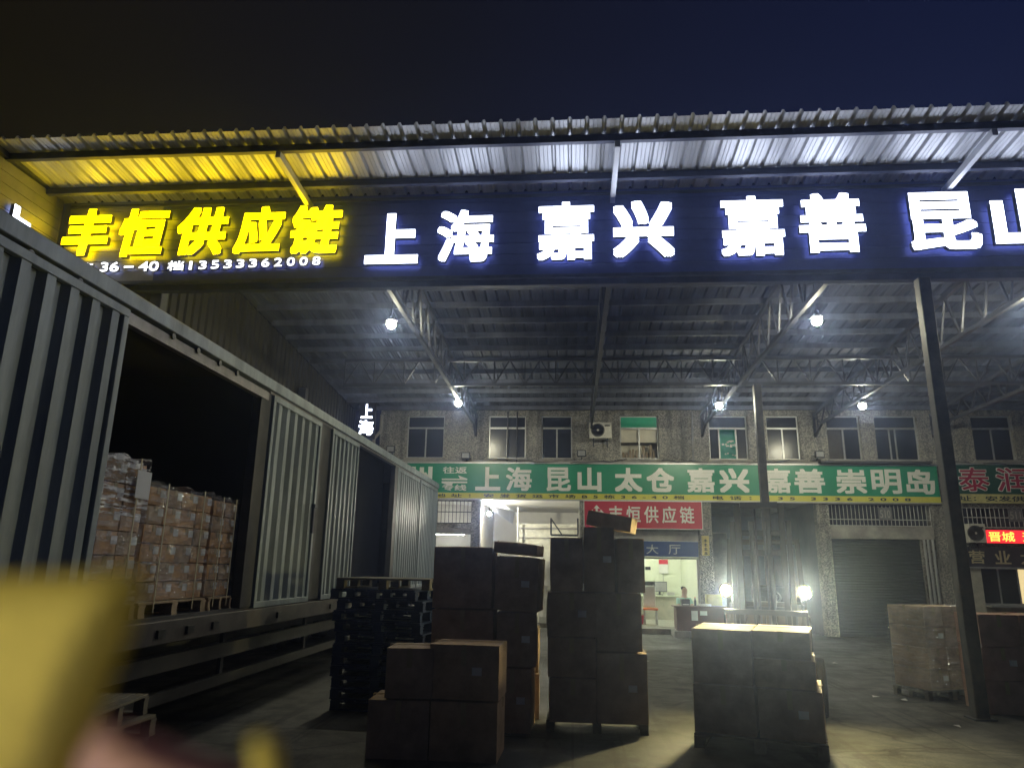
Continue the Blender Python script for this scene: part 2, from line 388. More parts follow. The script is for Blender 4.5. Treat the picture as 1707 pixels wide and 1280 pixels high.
for a, b in ((.24,.40),(3.60,3.94),(6.88,7.19),(9.97,10.66),(-2.92,-2.67)):
    MB().box(a, b, BY-.06, BY-.002, 0, 3.59, .008).build('pilaster', PEBBLE, bld)
MB().box(7.2,9.96, BY-.05, BY-.001, 2.60, 2.94, .008).build('lintel', CONC, bld)
MB().box(-5.0,-2.93, BY-.05, BY-.001, 2.58, 2.74, .008).build('lintel', CONC, bld)
MB().box(-5.8,18, BY-.04, BY-.001, 4.66, 4.74, .006).build('string_course', CONC, bld)
for i, (a, b) in enumerate(WIN):
    fr = MB(); w = .035; y0, y1 = BY+.10, BY+.15; zt = 5.72
    fr.box(a,b,y0,y1,WZ0,WZ0+w).box(a,b,y0,y1,WZ1-w,WZ1).box(a,a+w,y0,y1,WZ0+w,WZ1-w).box(b-w,b,y0,y1,WZ0+w,WZ1-w).box(a+w,b-w,y0-.01,y1,zt-.02,zt+.03)
    mids = [(a+b)/2] if i not in (4,7) else ([a+.3, b-.32] if i == 4 else [a+.42,a+.58])
    for mx in mids: fr.box(mx-.02, mx+.02, y0, y1, WZ0+w, zt-.02)
    win = fr.build('window', ALU, bld)
    if i == 3:
        MB().box(a+w, b-w, y0+.02, y0+.03, zt+.03, WZ1-w).build('transom_panel', GREENPAN, win, label='green transom panel above pale curtains')
        MB().box(a+w, b-w, y1+.06, y1+.07, 5.32, zt-.02).build('curtain', CURT, win)
        st = MB()
        for k in range(10):
            q = a+.08+k*.1; st.box(q, q+random.uniform(.05,.09), y1+.2, y1+.28, WZ0, WZ0+random.uniform(.2,.48))
        st.build('window_clutter', CARDL, win)
        MB().box(a-.02,b+.02,y1+.5,y1+.52,WZ0-.05,WZ1).build('room_back', CURT, win)
    elif i == 4:
        MB().box(a, b, y1+.9, y1+.92, WZ0-.1, WZ1).build('room_back', G_TEAL, win)
        nt_ = MB()
        for k in range(24):
            px = a+.36+random.random()*.55; pz = WZ0+.1+random.random()*.5; r_ = .03+random.random()*.025
            nt_.box(px, px+r_*1.2, y1-.02, y1-.016+k*.0004, pz, pz+r_)
        nt_.build('stuck_note', PAPER, win)
        MB().box(a+w,a+.28,y0+.02,y0+.03,WZ0+w,zt-.02).box(b-.3,b-w,y0+.02,y0+.03,WZ0+w,zt-.02).box(a+w,b-w,y0+.02,y0+.03,zt+.03,WZ1-w).build('pane', GLASS, win)
    elif i == 6:
        MB().box(a+w,b-w,y0+.02,y0+.03,zt+.03,WZ1-w).box(a+.52,b-w,y0+.02,y0+.03,WZ0+w,zt-.02).build('pane', GLASS, win)
        MB().box(a,b,y1+.3,y1+.32,WZ0-.1,WZ1).build('room_back', mat('dim_room', (.10,.09,.08),.8), win)
    else:
        MB().box(a+w,b-w,y0+.02,y0+.03,WZ0+w,zt-.02).box(a+w,b-w,y0+.02,y0+.03,zt+.03,WZ1-w).build('pane', GLASS, win)
    MB().box(a-.05,b+.05,BY-.07,BY+.1,WZ0-.06,WZ0,.008).build('window_sill', CONC, win)
# barred openings over the bays
def grille(x0, x1, z0, z1, step, y, m=ALU, rails=(.35,)):
    q = MB(); n = int((x1-x0)/step)
    for k in range(n+1):
        x = x0+(x1-x0)*k/n; q.tube([(x,y,z0),(x,y,z1)], .009, 6)
    for r in (0.02, *rails, .98): q.box(x0, x1, y-.012, y+.012, z0+(z1-z0)*r-.012, z0+(z1-z0)*r+.012)
    return q.build('window_grille', m, bld)
grille(-4.05,-2.93,2.88,3.55,.105,BY+.05,BLACK,(.5,))
grille(7.2,9.95,2.95,3.56,.105,BY+.05,ALU,(.3,))
grille(10.7,16,2.95,3.5,.12,BY+.05,ALU,(.5,))
MB().box(-4.8,-2.96,BY+2.0,BY+2.1,0,3.58).build('lit_back_wall', WHITEP, bld)
MB().box(-4.4,-3.3,BY+1.2,BY+1.25,2.60,2.64).build('tube_lamp', glow('side_room_tube',(1,.98,.86),30), bld)
MB().box(-5.0,-4.8,BY+.26,BY+2.1,0,3.58).build('bay_wall', WHITEP, bld)
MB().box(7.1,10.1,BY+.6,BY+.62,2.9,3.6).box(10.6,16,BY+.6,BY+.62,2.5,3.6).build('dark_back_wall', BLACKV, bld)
# number plates on the grilles
for tx, px in (('510',8.55),('511',12.0)):
    p = MB().box(px, px+.36, BY+.005, BY+.02, 3.12, 3.46).build('number_plate', mat('tin_plate',(.20,.20,.21),.5,.3), bld)
    text_mesh(tx, px+.04, px+.32, 3.18, 3.4, BY+.001, .003, .015).build('plate_number', mat('faded_white',(.38,.38,.38),.6), p)
# lit loading bay (left): white walls, ceiling, back partition
MB().box(-2.95,-2.80,BY+.25,BY+5,0,3.6).box(.24,.30,BY+.25,BY+5,0,3.6).box(-2.8,.24,BY+5,BY+5.1,0,3.6).build('bay_wall', WHITEP, bld)
MB().box(-4.8,.3,BY+.25,BY+5,3.585,3.615).build('bay_ceiling', WHITEP, bld)
q = MB(); q.box(-1.75,-1.71,BY+2.2,BY+2.24,0,3.55); q.build('bay_post', ALU, bld)
MB().box(-1.71,.2,BY+2.6,BY+2.64,0,3.05).build('bay_partition', mat('cream_partition', (.56,.55,.46),.7), bld)
MB().bar((-1.71,BY+2.55,2.9),(.2,BY+2.55,2.9),.05).bar((-1.71,BY+2.55,2.6),(.2,BY+2.55,2.6),.03).build('partition_rail', CONC, bld)
# office
MB().box(.3,.36,BY+.25,BY+4,.14,3.0).box(3.62,3.70,BY+.25,BY+4,.14,3.0).box(.3,3.7,BY+4,BY+4.08,.14,3.0).build('office_wall', OFFWALL, bld)
MB().box(.3,3.7,BY+.25,BY+4.08,2.95,3.0).build('office_ceiling', OFFWALL, bld)
MB().box(.3,3.7,BY+.25,BY+4,.0,.14).build('office_floor', mat('pale_tile',(.45,.45,.40),.3,0,.1,2), bld)
MB().box(.42,3.56,BY+.02,BY+.08,2.46,2.78).build('door_head', CONC, bld)
MB().box(3.50,3.56,BY+.05,BY+.12,.14,2.0).box(.42,.48,BY+.05,BY+.12,.14,2.0).box(.48,3.5,BY+.05,BY+.12,1.97,2.02).build('door_frame', ALU, bld)
p = MB()
for x in (1.0,2.6): p.box(x-.6,x+.6,BY+2.2,BY+2.25,2.87,2.91)
p.build('tube_lamp', G_TUBE, bld)
MB().box(2.45,2.62,BY+3.97,BY+3.995,1.66,1.76).build('wall_plate', BLACK, bld)
MB().box(3.02,3.04,BY+3.97,BY+3.99,.9,2.2).build('wall_conduit', mat('grey_conduit',(.35,.36,.32),.6), bld)
# dark bay and bay closed by a near-black sheet
MB().box(3.70,3.94,BY+.25,BY+6,0,3.6).box(6.87,7.1,BY+.25,BY+6,0,3.6).box(3.94,6.87,BY+6,BY+6.1,0,3.6).build('bay_wall', mat('dim_grey_plaster',(.16,.165,.18),.8,0,.3,1), bld)
MB().box(4.9,5.55,BY+5.7,BY+5.99,0,3.0,.02).build('bay_pillar', CONC, bld)
q = MB(); pts = []
for k in range(38):
    z = k*.07; pts += [(0,z),(-.018,z+.035)]
q.profile(pts, lambda p,t: ((7.2,9.6)[t], BY+.12+p[0], p[1])); q.build('bay_shade_sheet', BAYDARK, bld)  # near-black ribbed sheet stands in for the dark of an open bay
for x in (9.66,9.76,9.88): MB().tube([(x,BY-.05,0),(x,BY-.05,2.6)], .035, 10).build('drain_pipe', ALU, bld)
for x in (3.52,): MB().tube([(x,BY-.08,3.0),(x,BY-.08,6.2)],.03,8).build('drain_pipe', mat('grey_pipe',(.2,.2,.2),.6), bld)
MB().tube([(-5.75,BY-.1,6.1),(-5.75,BY-.1,5.6),(-5.95,BY-.1,5.35),(-5.95,BY-.1,0)],.05,10).build('drain_pipe', mat('pale_pipe',(.3,.3,.29),.6), bld)
MB().tube([(-1.62,BY-.05,3.6),(-1.62,BY-.05,6.2)],.02,8).tube([(-1.9,BY-.05,4.7),(-1.9,BY-.05,6.2)],.02,8).build('conduit', BLACK, bld)
MB().box(7.0,10.0,BY-.35,BY-.1,4.66,4.72).build('ledge_rail', TRDARK, bld)
# right-hand shop front
MB().box(10.7,11.05,BY-.04,BY+.05,.3,1.86,.006).build('shop_pilaster', mat('pale_tiles',(.45,.44,.38),.5,0,.2,6), bld)
sw = MB(); y0, y1 = BY+.1, BY+.14
for x in (11.05,11.55,12.05,12.8,13.6,14.4): sw.box(x-.02,x+.02,y0,y1,.95,1.85)
sw.box(11.05,14.4,y0-.01,y1,.91,.95).box(11.05,14.4,y0-.01,y1,1.85,1.89)
w_ = sw.build('shop_window', ALU, bld)
MB().box(11.07,12.03,y0+.015,y0+.025,.95,1.85).build('pane', GLASS, w_)
MB().box(12.07,14.4,y0+.3,y0+.32,.95,1.85).build('lit_pane', G_POST, w_)
MB().box(10.7,16,BY+.02,BY+.1,.3,.91).build('stall_riser', mat('stained_tiles',(.28,.26,.2),.5,0,.35,3), bld)
MB().box(11.05,16,BY-.3,BY+.02,.86,.91).build('shop_sill', ALU, bld)
MB().box(10.7,16,BY-.5,BY-.001,0,.3).box(10.3,16,BY-.95,BY-.5,0,.15).build('shop_step', CONC, bld)

# ------------------------------------------------------------------ signs on the building
def sign(name, label, x0, x1, z0, z1, y, depth, m, group=None):
    t = thing(name, label, 'sign', ((x0+x1)/2, y, z0), group=group)
    MB().box(x0, x1, y, y+depth, z0, z1, .004).build('sign_panel', m, t); return t
SY = 20.88
gs = sign('shop_sign', 'long green shop sign with white route characters and a yellow address strip', -6.3, 10.2, 3.60, 4.62, SY, .1, GREEN)
MB().box(-6.3,10.2,SY-.012,SY-.002,3.60,3.76).build('address_strip', YELLOWV, gs)
MB().box(-6.32,10.22,SY-.03,SY+.1,4.622,4.66).box(-6.32,10.22,SY-.03,SY+.1,3.56,3.598).build('sign_trim', ALU, gs)
for ch, a, b in (('州',-4.92,-4.11),('上',-2.82,-2.08),('海',-1.92,-1.16),('昆',-.73,-.02),('山',.17,.86),('太',1.24,2.03),('仓',2.15,2.94),('嘉',3.30,4.08),('兴',4.21,5.04),('嘉',5.42,6.19),('善',6.29,7.13),('崇',7.43,8.26),('明',8.40,9.20),('岛',9.33,10.1)):
    text_mesh(ch, a, b, 3.83, 4.52, SY-.012, .010, BOLD(ch)).build('letter', SIGNW, gs)
text_mesh('往返', -3.80,-3.08,4.32,4.52, SY-.012,.010,.012).build('letter', SIGNW, gs)
text_mesh('专线', -3.80,-3.08,3.82,4.0, SY-.012,.010,.012).build('letter', SIGNW, gs)
ar = MB(); ya = SY-.012
def flat(mb, pts, y, d):
    i = len(mb.v); n = len(pts)
    mb.v += [(p[0],y,p[1]) for p in pts] + [(p[0],y+d,p[1]) for p in pts]
    mb.f.append(tuple(range(i,i+n))); mb.f.append(tuple(range(i+n,i+2*n))[::-1])
    for k in range(n): mb.f.append((i+k, i+n+k, i+n+(k+1)%n, i+(k+1)%n))
flat(ar, [(-3.82,4.17),(-3.28,4.17),(-3.34,4.27),(-3.06,4.17),(-3.06,4.19-.06),(-3.82,4.13)][::1], ya, .01)
flat(ar, [(-3.82,4.04),(-3.54,4.04-.09),(-3.48,4.04),(-3.06,4.04),(-3.06,4.09),(-3.82,4.09)], ya, .01)
ar.build('double_arrow', SIGNW, gs)
text_mesh('地址：安发货运市场B5栋36-40档', -4.0, 3.2, 3.625, 3.735, SY-.018, .005, .012, spacing=1.9).build('letter', DKINK, gs)
text_mesh('电话：135 3336 2008', 4.0, 9.4, 3.625, 3.735, SY-.018, .005, .014, spacing=1.9).build('letter', DKINK, gs)
gs2 = sign('shop_sign', 'dark green shop sign with white-edged crimson characters above the red LED display', 10.62, 17, 3.60, 4.66, SY, .1, GREEND)
MB().box(10.62,17,SY-.012,SY-.002,3.60,3.85).build('address_strip', mat('cream_strip',(.55,.52,.22),.4), gs2)
MB().box(10.6,17.02,SY-.03,SY+.1,4.662,4.70).build('sign_trim', ALU, gs2)
for ch, a, b in (('泰',10.75,11.55),('润',11.75,12.6)):
    text_mesh(ch, a-.02, b+.02, 3.91, 4.60, SY-.012, .008, .026).build('letter_edge', SIGNW, gs2)
    text_mesh(ch, a, b, 3.93, 4.58, SY-.020, .008, .008).build('letter', REDL, gs2)
text_mesh('郑', 12.95,13.6,3.95,4.55, SY-.012,.010,.03).build('letter', SIGNW, gs2)
text_mesh('址：安发供应链', 10.68,13.1,3.65,3.80, SY-.018,.005,.012).build('letter', DKINK, gs2)
rs = sign('shop_sign', 'red shop sign with a white arrow emblem and five white characters over the office', .36, 3.66, 2.80, 3.55, SY-.06, .12, REDV)
yy = SY-.06
MB().box(.34,3.68,yy-.02,yy+.1,3.552,3.57).box(.34,3.68,yy-.02,yy+.1,2.78,2.798).box(.34,.358,yy-.02,yy+.1,2.8,3.55).box(3.662,3.68,yy-.02,yy+.1,2.8,3.55).build('sign_trim', SIGNW, rs)
for k, ch in enumerate('丰恒供应链'):
    a = 1.05+k*.50; text_mesh(ch, a, a+.40, 2.95, 3.42, yy-.012, .010, .017).build('letter', SIGNW, rs)
em = MB()
flat(em, [(.71,3.44),(.80,3.34),(.74,3.34),(.74,3.16),(.68,3.16),(.68,3.34),(.62,3.34)][::-1], yy-.012, .01)
flat(em, [(.50,3.22),(.60,3.32),(.60,3.26),(.67,3.26),(.67,3.19),(.60,3.19),(.60,3.12)][::-1], yy-.012, .01)
flat(em, [(.92,3.22),(.82,3.12),(.82,3.19),(.75,3.19),(.75,3.26),(.82,3.26),(.82,3.32)][::-1], yy-.012, .01)
em.build('arrow_emblem', SIGNW, rs)
bs = sign('shop_sign', 'dark blue sign with pale characters over the bright office doorway', .44, 3.54, 2.03, 2.45, BY-.07, .06, BLUEV)
for k, ch in enumerate('营业大厅'):
    a = .85+k*.62; text_mesh(ch, a, a+.34, 2.10, 2.36, BY-.078, .006, .004).build('letter', mat('pale_blue_letter',(.55,.62,.68),.4), bs)
MB().box(.44,3.54,BY-.02,BY,2.452,2.47).build('sign_trim', ALU, bs)
ys = sign('notice_board', 'small vertical yellow notice fixed to the pillar beside the office', 3.64, 3.84, 2.08, 2.62, BY-.10, .03, mat('yellow_notice',(.58,.47,.16),.5))
q = MB()
for k in range(4):
    z = 2.50-k*.115; q.box(3.70,3.78,BY-.105,BY-.101,z-.01,z+.01).box(3.69,3.79,BY-.105,BY-.101,z-.045,z-.028).box(3.73,3.75,BY-.1055,BY-.1015,z-.06,z+.03)
q.build('notice_text', DKINK, ys)
led = thing('led_display', 'glowing red scrolling LED display with amber characters beside the white air conditioner', 'display', (13, 20.78, 2.52))
MB().box(11.12,15,20.80,20.9,2.50,2.90,.005).build('display_case', BLACK, led)
MB().box(11.15,14.97,20.79,20.797,2.53,2.87).build('display_panel', G_LEDR, led)
text_mesh('晋城', 11.28,11.95,2.57,2.83,20.782,.004,.008).build('letter', G_LEDY, led)
text_mesh('运城', 12.15,12.82,2.57,2.83,20.782,.004,.008).build('letter', G_LEDY, led)
ds = sign('shop_sign', 'dark signboard with pale gold characters above the right-hand shop window', 10.6, 16, 1.90, 2.42, BY-.12, .1, BLACKV)
for k, ch in enumerate('营业大'):
    a = 10.75+k*.66; text_mesh(ch, a, a+.40, 1.98, 2.33, BY-.135, .010, .012).build('letter', GOLD, ds)
MB().box(10.6,16,BY-.14,BY-.02,1.85,1.898).build('sign_trim', ALU, ds)

def ac_unit(name, label, x0, x1, z0, z1, y0, y1):
    t = thing(name, label, 'air conditioner', ((x0+x1)/2, y1, z0), group='air conditioner units on the wall')
    MB().box(x0,x1,y0,y1,z0,z1,.012).build('casing', ACW, t)
    cx = x0+(x1-x0)*.38; cz = (z0+z1)/2; r = (z1-z0)*.42
    MB().lathe((cx,y0-.012,cz),(0,1,0),[(r,.0),(r,.011)],28).build('fan_recess', BLACK, t)
    fg = MB()
    for k in range(5): 
        rr = r*(.25+.18*k); fg.lathe((cx,y0-.02,cz),(0,1,0),[(rr,0),(rr+.006,0),(rr+.006,.006),(rr,.006)],24)
    for k in range(8):
        t_ = k*math.pi/4; fg.bar((cx,y0-.022,cz),(cx+math.cos(t_)*r,y0-.022,cz+math.sin(t_)*r),.006)
    fg.build('fan_guard', mat('guard_grey',(.10,.10,.10),.5), t)
    MB().lathe((cx,y0-.026,cz),(0,1,0),[(.03,0),(.03,.006)],14).build('fan_hub', ACW, t)
    for x in (x0+.12,x1-.12): MB().bar((x,y0,z0-.015),(x,y1+.2,z0-.015),.03).bar((x,y1-.02,z0-.03),(x,y1-.02,z0-.22),.03).build('bracket', BLACK, t)
    MB().box(x1-.2,x1-.05,y0-.003,y0-.001,z1-.12,z1-.08).build('badge', BLACK, t)
ac_unit('air_conditioner', 'white air conditioner unit hung between the upper windows', .52, 1.16, 5.33, 5.80, 20.55, 20.85)
ac_unit('air_conditioner', 'white air conditioner unit beside the red LED display', 10.66, 11.10, 2.52, 3.02, 20.55, 20.85)
def flood(x, z, label):
    t = thing('floodlight', label, 'floodlight', (x, 20.7, z), group='small floodlights on the wall ledge')
    MB().box(x-.13,x+.13,20.62,20.70,z,z+.2,.015).build('lamp_housing', BLACK, t)
    MB().box(x-.10,x+.10,20.612,20.618,z+.03,z+.17).build('lens', mat('floodlight_lens',(.35,.36,.38),.15), t)
    MB().bar((x,20.72,z+.06),(x,20.99,z-.02),.03).build('bracket', BLACK, t)
flood(.29, 4.80, 'small black floodlight on the wall below the left-hand air conditioner')
flood(6.98, 4.80, 'small black floodlight above the right part of the green sign')
flood(-5.35, 4.9, 'small black floodlight above the trailer end of the green sign')
flood(-3.1, 4.72, 'small black floodlight between the first and second upper windows')
# loose cables draped along the sign top
for lab, x0, x1, dz in (('black cable sagging along the green sign between the left windows',-2.2,1.6,.10),('black cable sagging along the green sign under the lit green window',2.6,6.2,.08),('black cable sagging above the dark green sign',10.7,15,.10)):
    pts = [(x0+(x1-x0)*k/16, SY-.05+.1*math.sin(k), 4.75-dz*math.sin(math.pi*k/16)+.02*math.sin(k*2.1)) for k in range(17)]
    tag(MB().tube(pts, .012, 6).build('cable', BLACK), lab, 'cable')

# ------------------------------------------------------------------ canopy
def roofz(y): return 7.2 + .0845*(9.7-y)                       # underside of the sheets
RX0, RX1, RY0, RY1 = -8.3, 13.0, 8.17, 20.98
can = thing('canopy', 'large corrugated metal canopy on steel trusses covering the loading yard', 'canopy', (2, 15, 0))
def sheet_profile(x0, x1, pitch, rib, h):
    pts = []; n = int((x1-x0)/pitch)
    for k in range(n):
        x = x0+k*pitch; fl = pitch-rib
        pts += [(x,0),(x+fl*.30,0),(x+fl*.33,.007),(x+fl*.36,0),(x+fl*.64,0),(x+fl*.67,.007),(x+fl*.70,0),(x+fl,0),(x+fl+rib*.3,h),(x+fl+rib*.7,h)]
    pts.append((x0+n*pitch,0)); return pts
prof = sheet_profile(RX0, RX1, .225, .065, .045)
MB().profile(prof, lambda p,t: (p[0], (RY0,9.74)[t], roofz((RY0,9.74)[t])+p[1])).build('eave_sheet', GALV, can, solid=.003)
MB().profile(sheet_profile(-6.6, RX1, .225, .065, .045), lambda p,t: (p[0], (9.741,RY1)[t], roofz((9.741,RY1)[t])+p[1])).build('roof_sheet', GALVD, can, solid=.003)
# rolled drip edge along the sheet ends: upturned lip following the ribs
pur = [8.50, 9.34]
for y in pur:
    z = roofz(y); MB().box(RX0, RX1, y-.035, y+.035, z-.105, z-.004).build('purlin', STEELB, can)
y = 10.4
while y < 20.9:
    z = roofz(y); MB().box(-6.5, RX1, y-.03, y+.03, z-.12, z-.004).build('purlin', GALVD, can); y += .78
for x in (-8.2,-4.0,.62,5.35,10.0):                            # overhang rafters
    MB().bar((x,8.42,roofz(8.42)-.19),(x,9.72,roofz(9.72)-.19),.07,.10).build('rafter', GALV, can)
def truss(x):
    t = MB(); ya, yb = 9.85, 20.95; zb0, zb1 = 5.90, 5.72
    top = lambda y: roofz(y)-.17; bot = lambda y: zb0+(zb1-zb0)*(y-ya)/(yb-ya)
    t.bar((x,ya,top(ya)),(x,yb,top(yb)),.07,.08).bar((x,ya,bot(ya)),(x,yb-.6,bot(yb)+.02),.07,.07)
    n = 14; ys_ = [ya+(yb-ya-.6)*k/n for k in range(n+1)]
    for k in range(n):
        a, b = ys_[k], ys_[k+1]; mid = (a+b)/2
        t.bar((x,a,bot(a)),(x,mid,top(mid)),.035).bar((x,mid,top(mid)),(x,b,bot(b)),.035)
    t.bar((x,ya,bot(ya)),(x,ya,top(ya)),.06)
    t.bar((x,yb-.6,bot(yb)),(x,yb-.03,bot(yb)-.25),.06).bar((x,yb-.03,bot(yb)-.28),(x,yb-.03,top(yb)),.06)
    t.bar((x,yb-.6,bot(yb)),(x,yb-.03,top(yb)),.035).bar((x,yb-.3,bot(yb)-.12),(x,yb-.3,top(yb)),.03)
    return t.build('truss', STEEL, can)
for x in (-2.85,.58,3.8,7.0,10.25): truss(x)
def girder(y, z0, z1, x0, x1):
    t = MB(); t.bar((x0,y,z0),(x1,y,z0),.07).bar((x0,y,z1),(x1,y,z1),.07); x = x0; k = 0
    while x < x1-.3:
        t.bar((x,y,z0),(x+.36,y,z1),.03).bar((x+.36,y,z1),(x+.72,y,z0),.03).bar((x,y,z0),(x,y,z1),.025); x += .72
    return t.build('girder', STEEL, can)
girder(16.1, 5.80, 6.40, -5.4, 12.8)
MB().box(-7.9,12.9,9.83,9.95,5.72,5.90).build('front_beam', STEELB, can)
MB().box(4.85,5.01,9.74,9.90,0,5.72,.01).build('column', mat('column_paint_worn',(.035,.035,.045),.6,.1,.4,5,col2=(.075,.072,.07)), can)
MB().box(4.80,5.06,9.69,9.95,0,.02).build('base_plate', STEEL, can)
MB().box(4.11,4.27,16.01,16.17,0,5.78,.01).build('column', MATS['column_paint_worn'], can)
MB().box(4.04,4.34,15.94,16.24,0,.02).build('base_plate', STEEL, can)
for x in (-6.45,11.0):
    MB().box(x-.09,x+.09,9.96,10.14,0,5.9,.01).build('column', STEEL, can); MB().box(x-.09,x+.09,16.2,16.38,0,5.78,.01).build('column', STEEL, can)
q = MB(); pts = []; yk = 9.96                                    # side cladding closing the left of the bay
while yk < 20.9: pts += [(0,yk),(0,yk+.14),(.03,yk+.17),(.03,yk+.21)]; yk += .24
q.profile(pts, lambda p,t: (-6.62+p[0], p[1], 3.4 if t == 0 else roofz(p[1])-.02)); q.build('side_cladding', DARKCLAD, can)

for k, (x, lab) in enumerate(((-2.80,'thin black lamp cable along the truss above the trailer lamp'),(3.86,'thin black lamp cable along the truss left of the tall front column'),(7.06,'thin black lamp cable along the truss right of the slim middle column'))):
    pts = [(x+.02*math.sin(j*1.3), 9.95+j*.55, 6.02-.07*abs(math.sin(j*1.1))-.008*j) for j in range(19)]
    tag(MB().tube(pts, .009, 6).build('cable', BLACK), lab, 'cable')
# ------------------------------------------------------------------ fascia with illuminated characters
fas = thing('illuminated_fascia', 'navy fascia along the canopy edge with glowing yellow and white channel characters', 'sign', (0, 9.75, 5.8))
FY = 9.74
pts = []; z = 5.84
while z < 7.10: pts += [(0,z),(0,z+.155),(.010,z+.160),(.010,z+.168)]; z += .172
MB().profile(pts, lambda p,t: ((-6.4,12.9)[t], FY+p[0], p[1])).build('cladding', FASCIA, fas, solid=.004)
MB().profile(pts, lambda p,t: ((-7.95,-6.402)[t], FY+p[0], p[1])).build('cladding', FASCIAG, fas, solid=.004, label='grey cladding at the left end of the fascia')
MB().box(-7.95,12.9,FY-.03,FY+.04,5.79,5.838).box(-7.95,12.9,FY-.03,FY+.04,7.10,7.14).build('fascia_trim', STEELB, fas)
for ch, a, b, c, d in (('丰',-7.88,-7.12,6.22,7.00),('恒',-6.96,-6.18,6.18,6.98),('供',-6.02,-5.22,6.19,6.98),('应',-5.10,-4.33,6.19,6.97),('链',-4.22,-3.44,6.17,6.97)):
    text_mesh(ch, a, b, c, d, FY-.16, .08, .040 if ch == '丰' else .036, shear=.12).build('letter', G_YEL, fas, label='glowing yellow channel character')
for ch, a, b, c, d in (('上',-3.05,-2.25,5.99,6.80),('海',-1.97,-1.13,6.00,6.83),('嘉',-.49,.34,6.00,6.92),('兴',.61,1.48,6.02,6.91),('嘉',2.14,3.04,6.01,6.94),('善',3.24,4.15,6.04,6.96),('昆',4.74,5.69,6.05,6.93),('山',5.86,6.75,6.06,6.95)):
    text_mesh(ch, a, b, c, d, FY-.16, .08, .040 if ch in '上山兴' else .025).build('letter', G_WHITE, fas, label='glowing white channel character')
for ch, a, b in (('栋',-7.60,-7.34),('36',-7.22,-6.92),('-',-6.84,-6.68),('40',-6.60,-6.28),('档',-6.14,-5.88)):
    z0 = 5.97 if ch != '-' else 6.03
    text_mesh(ch, a, b, z0, 6.13 if ch != '-' else 6.06, FY-.09, .04, .016).build('letter', G_SMALL, fas, label='small glowing white character')
for k, ch in enumerate('13533362008'):
    a = -5.84+k*.197; text_mesh(ch, a+(.045 if ch == '1' else 0), a+(.095 if ch == '1' else .125), 5.98+k*.004, 6.12+k*.004, FY-.09, .04, .016).build('letter', G_SMALL, fas, label='small glowing white digit')
# tie rods and wiring of the fascia letters
fb = thing('side_fascia', 'grey horizontally clad fascia returning towards the street at the left end with one lit character', 'sign', (-8.05, 7, 5.8))
pts = []; z = 5.84
while z < 7.2: pts += [(0,z),(0,z+.155),(-.012,z+.160),(-.012,z+.168)]; z += .172
MB().profile(pts, lambda p,t: (-8.05+p[0], (3.0,9.70)[t], p[1])).build('cladding', FASCIAG, fb, solid=.004)
MB().box(-8.12,-8.0,3.0,9.70,7.22,7.34).box(-8.12,-8.0,3.0,9.70,5.74,5.838).build('fascia_trim', STEELB, fb)
tm = text_mesh('上', 0, .62, 6.15, 6.62, 0, .06, .045)
tm.v = [(-7.93 - v[1] - .02, 8.45 + v[0], v[2]) for v in tm.v]
tm.axis = 0
tm.build('letter', G_WHITE, fb, label='glowing white channel character')
vs = thing('vertical_sign', 'small vertical sign with two glowing white characters at the far left beyond the trailer', 'sign', (-5.95,20.0,5.0))
sg = MB().box(-6.2,-5.7,20.05,20.12,5.2,6.25); sg.build('sign_panel', BLACK, vs)
text_mesh('上', -6.12,-5.78,5.80,6.22, 19.98,.05,.03).build('letter', G_WHITE, vs)
text_mesh('海', -6.17,-5.73,5.30,5.74, 19.98,.05,.03).build('letter', G_WHITE, vs)
MB().bar((-5.95,20.1,6.25),(-5.95,20.1,6.32),.05).bar((-6.62,20.15,6.3),(-5.7,20.15,6.3),.05).build('bracket', STEEL, vs)

# ------------------------------------------------------------------ canopy lamps
def lamp(x, y, z, ztop, label):
    t = thing('hanging_lamp', label, 'lamp', (x, y, ztop), group='lamps hung under the canopy trusses')
    MB().tube([(x,y,z+.17),(x,y,ztop)], .012, 6).build('stem', STEEL, t)
    MB().lathe((x,y,z+.05),(0,0,1),[(.10,0),(.09,.03),(.05,.07),(.035,.13)],18).build('lamp_holder', BLACK, t)
    b = bpy.data.meshes.new('bulb'); s = MB(); pr = [(.014,-.080),(.049,-.063),(.072,-.031),(.077,0),(.063,.028),(.04,.05)]
    s.lathe((x,y,z),(0,0,1),pr,14).build('bulb', G_LAMP, t, smooth=True)
lamp(-3.18,11.8,5.82,6.95,'lit bulb under the canopy nearest above the trailer')
lamp(4.14,11.8,5.80,6.95,'lit bulb under the canopy just left of the tall front column')
lamp(-2.86,17.5,5.68,6.5,'lit bulb in front of the wall between the first two upper windows')
lamp(3.62,17.5,5.61,6.5,'lit bulb in front of the upper window with white notes')
lamp(7.02,17.5,5.60,6.5,'lit bulb right of the slim middle column')
lamp(7.6,11.8,5.80,6.95,'lit bulb at the right edge beyond the tall front column')
t = thing('bay_lamp', 'bare lit bulb with a tilted tin shade inside the white loading bay', 'lamp', (-2.45,21.6,3.2))
MB().lathe((-2.47,21.6,3.22),(0,0,1),[(.01,-.06),(.045,-.035),(.05,0),(.035,.04)],14).build('bulb', G_BULB, t, smooth=True)
MB().lathe((-2.47,21.6,3.27),(0,0,1),[(.03,.0),(.03,.3)],10).build('stem', BLACK, t)
t = thing('tin_sheet', 'bent grey tin sheet hanging from the ceiling of the white loading bay', 'metal sheet', (-2.1,21.5,3.1))
MB().quad((-2.62,21.5,3.5),(-2.15,21.5,3.55),(-1.72,21.9,3.3),(-1.78,21.9,2.92)).build('folded_sheet', GALV, t, solid=.006)
t = thing('steel_bracket', 'empty black steel bracket frame on the right wall of the white loading bay', 'bracket', (-.3,22,2.6))
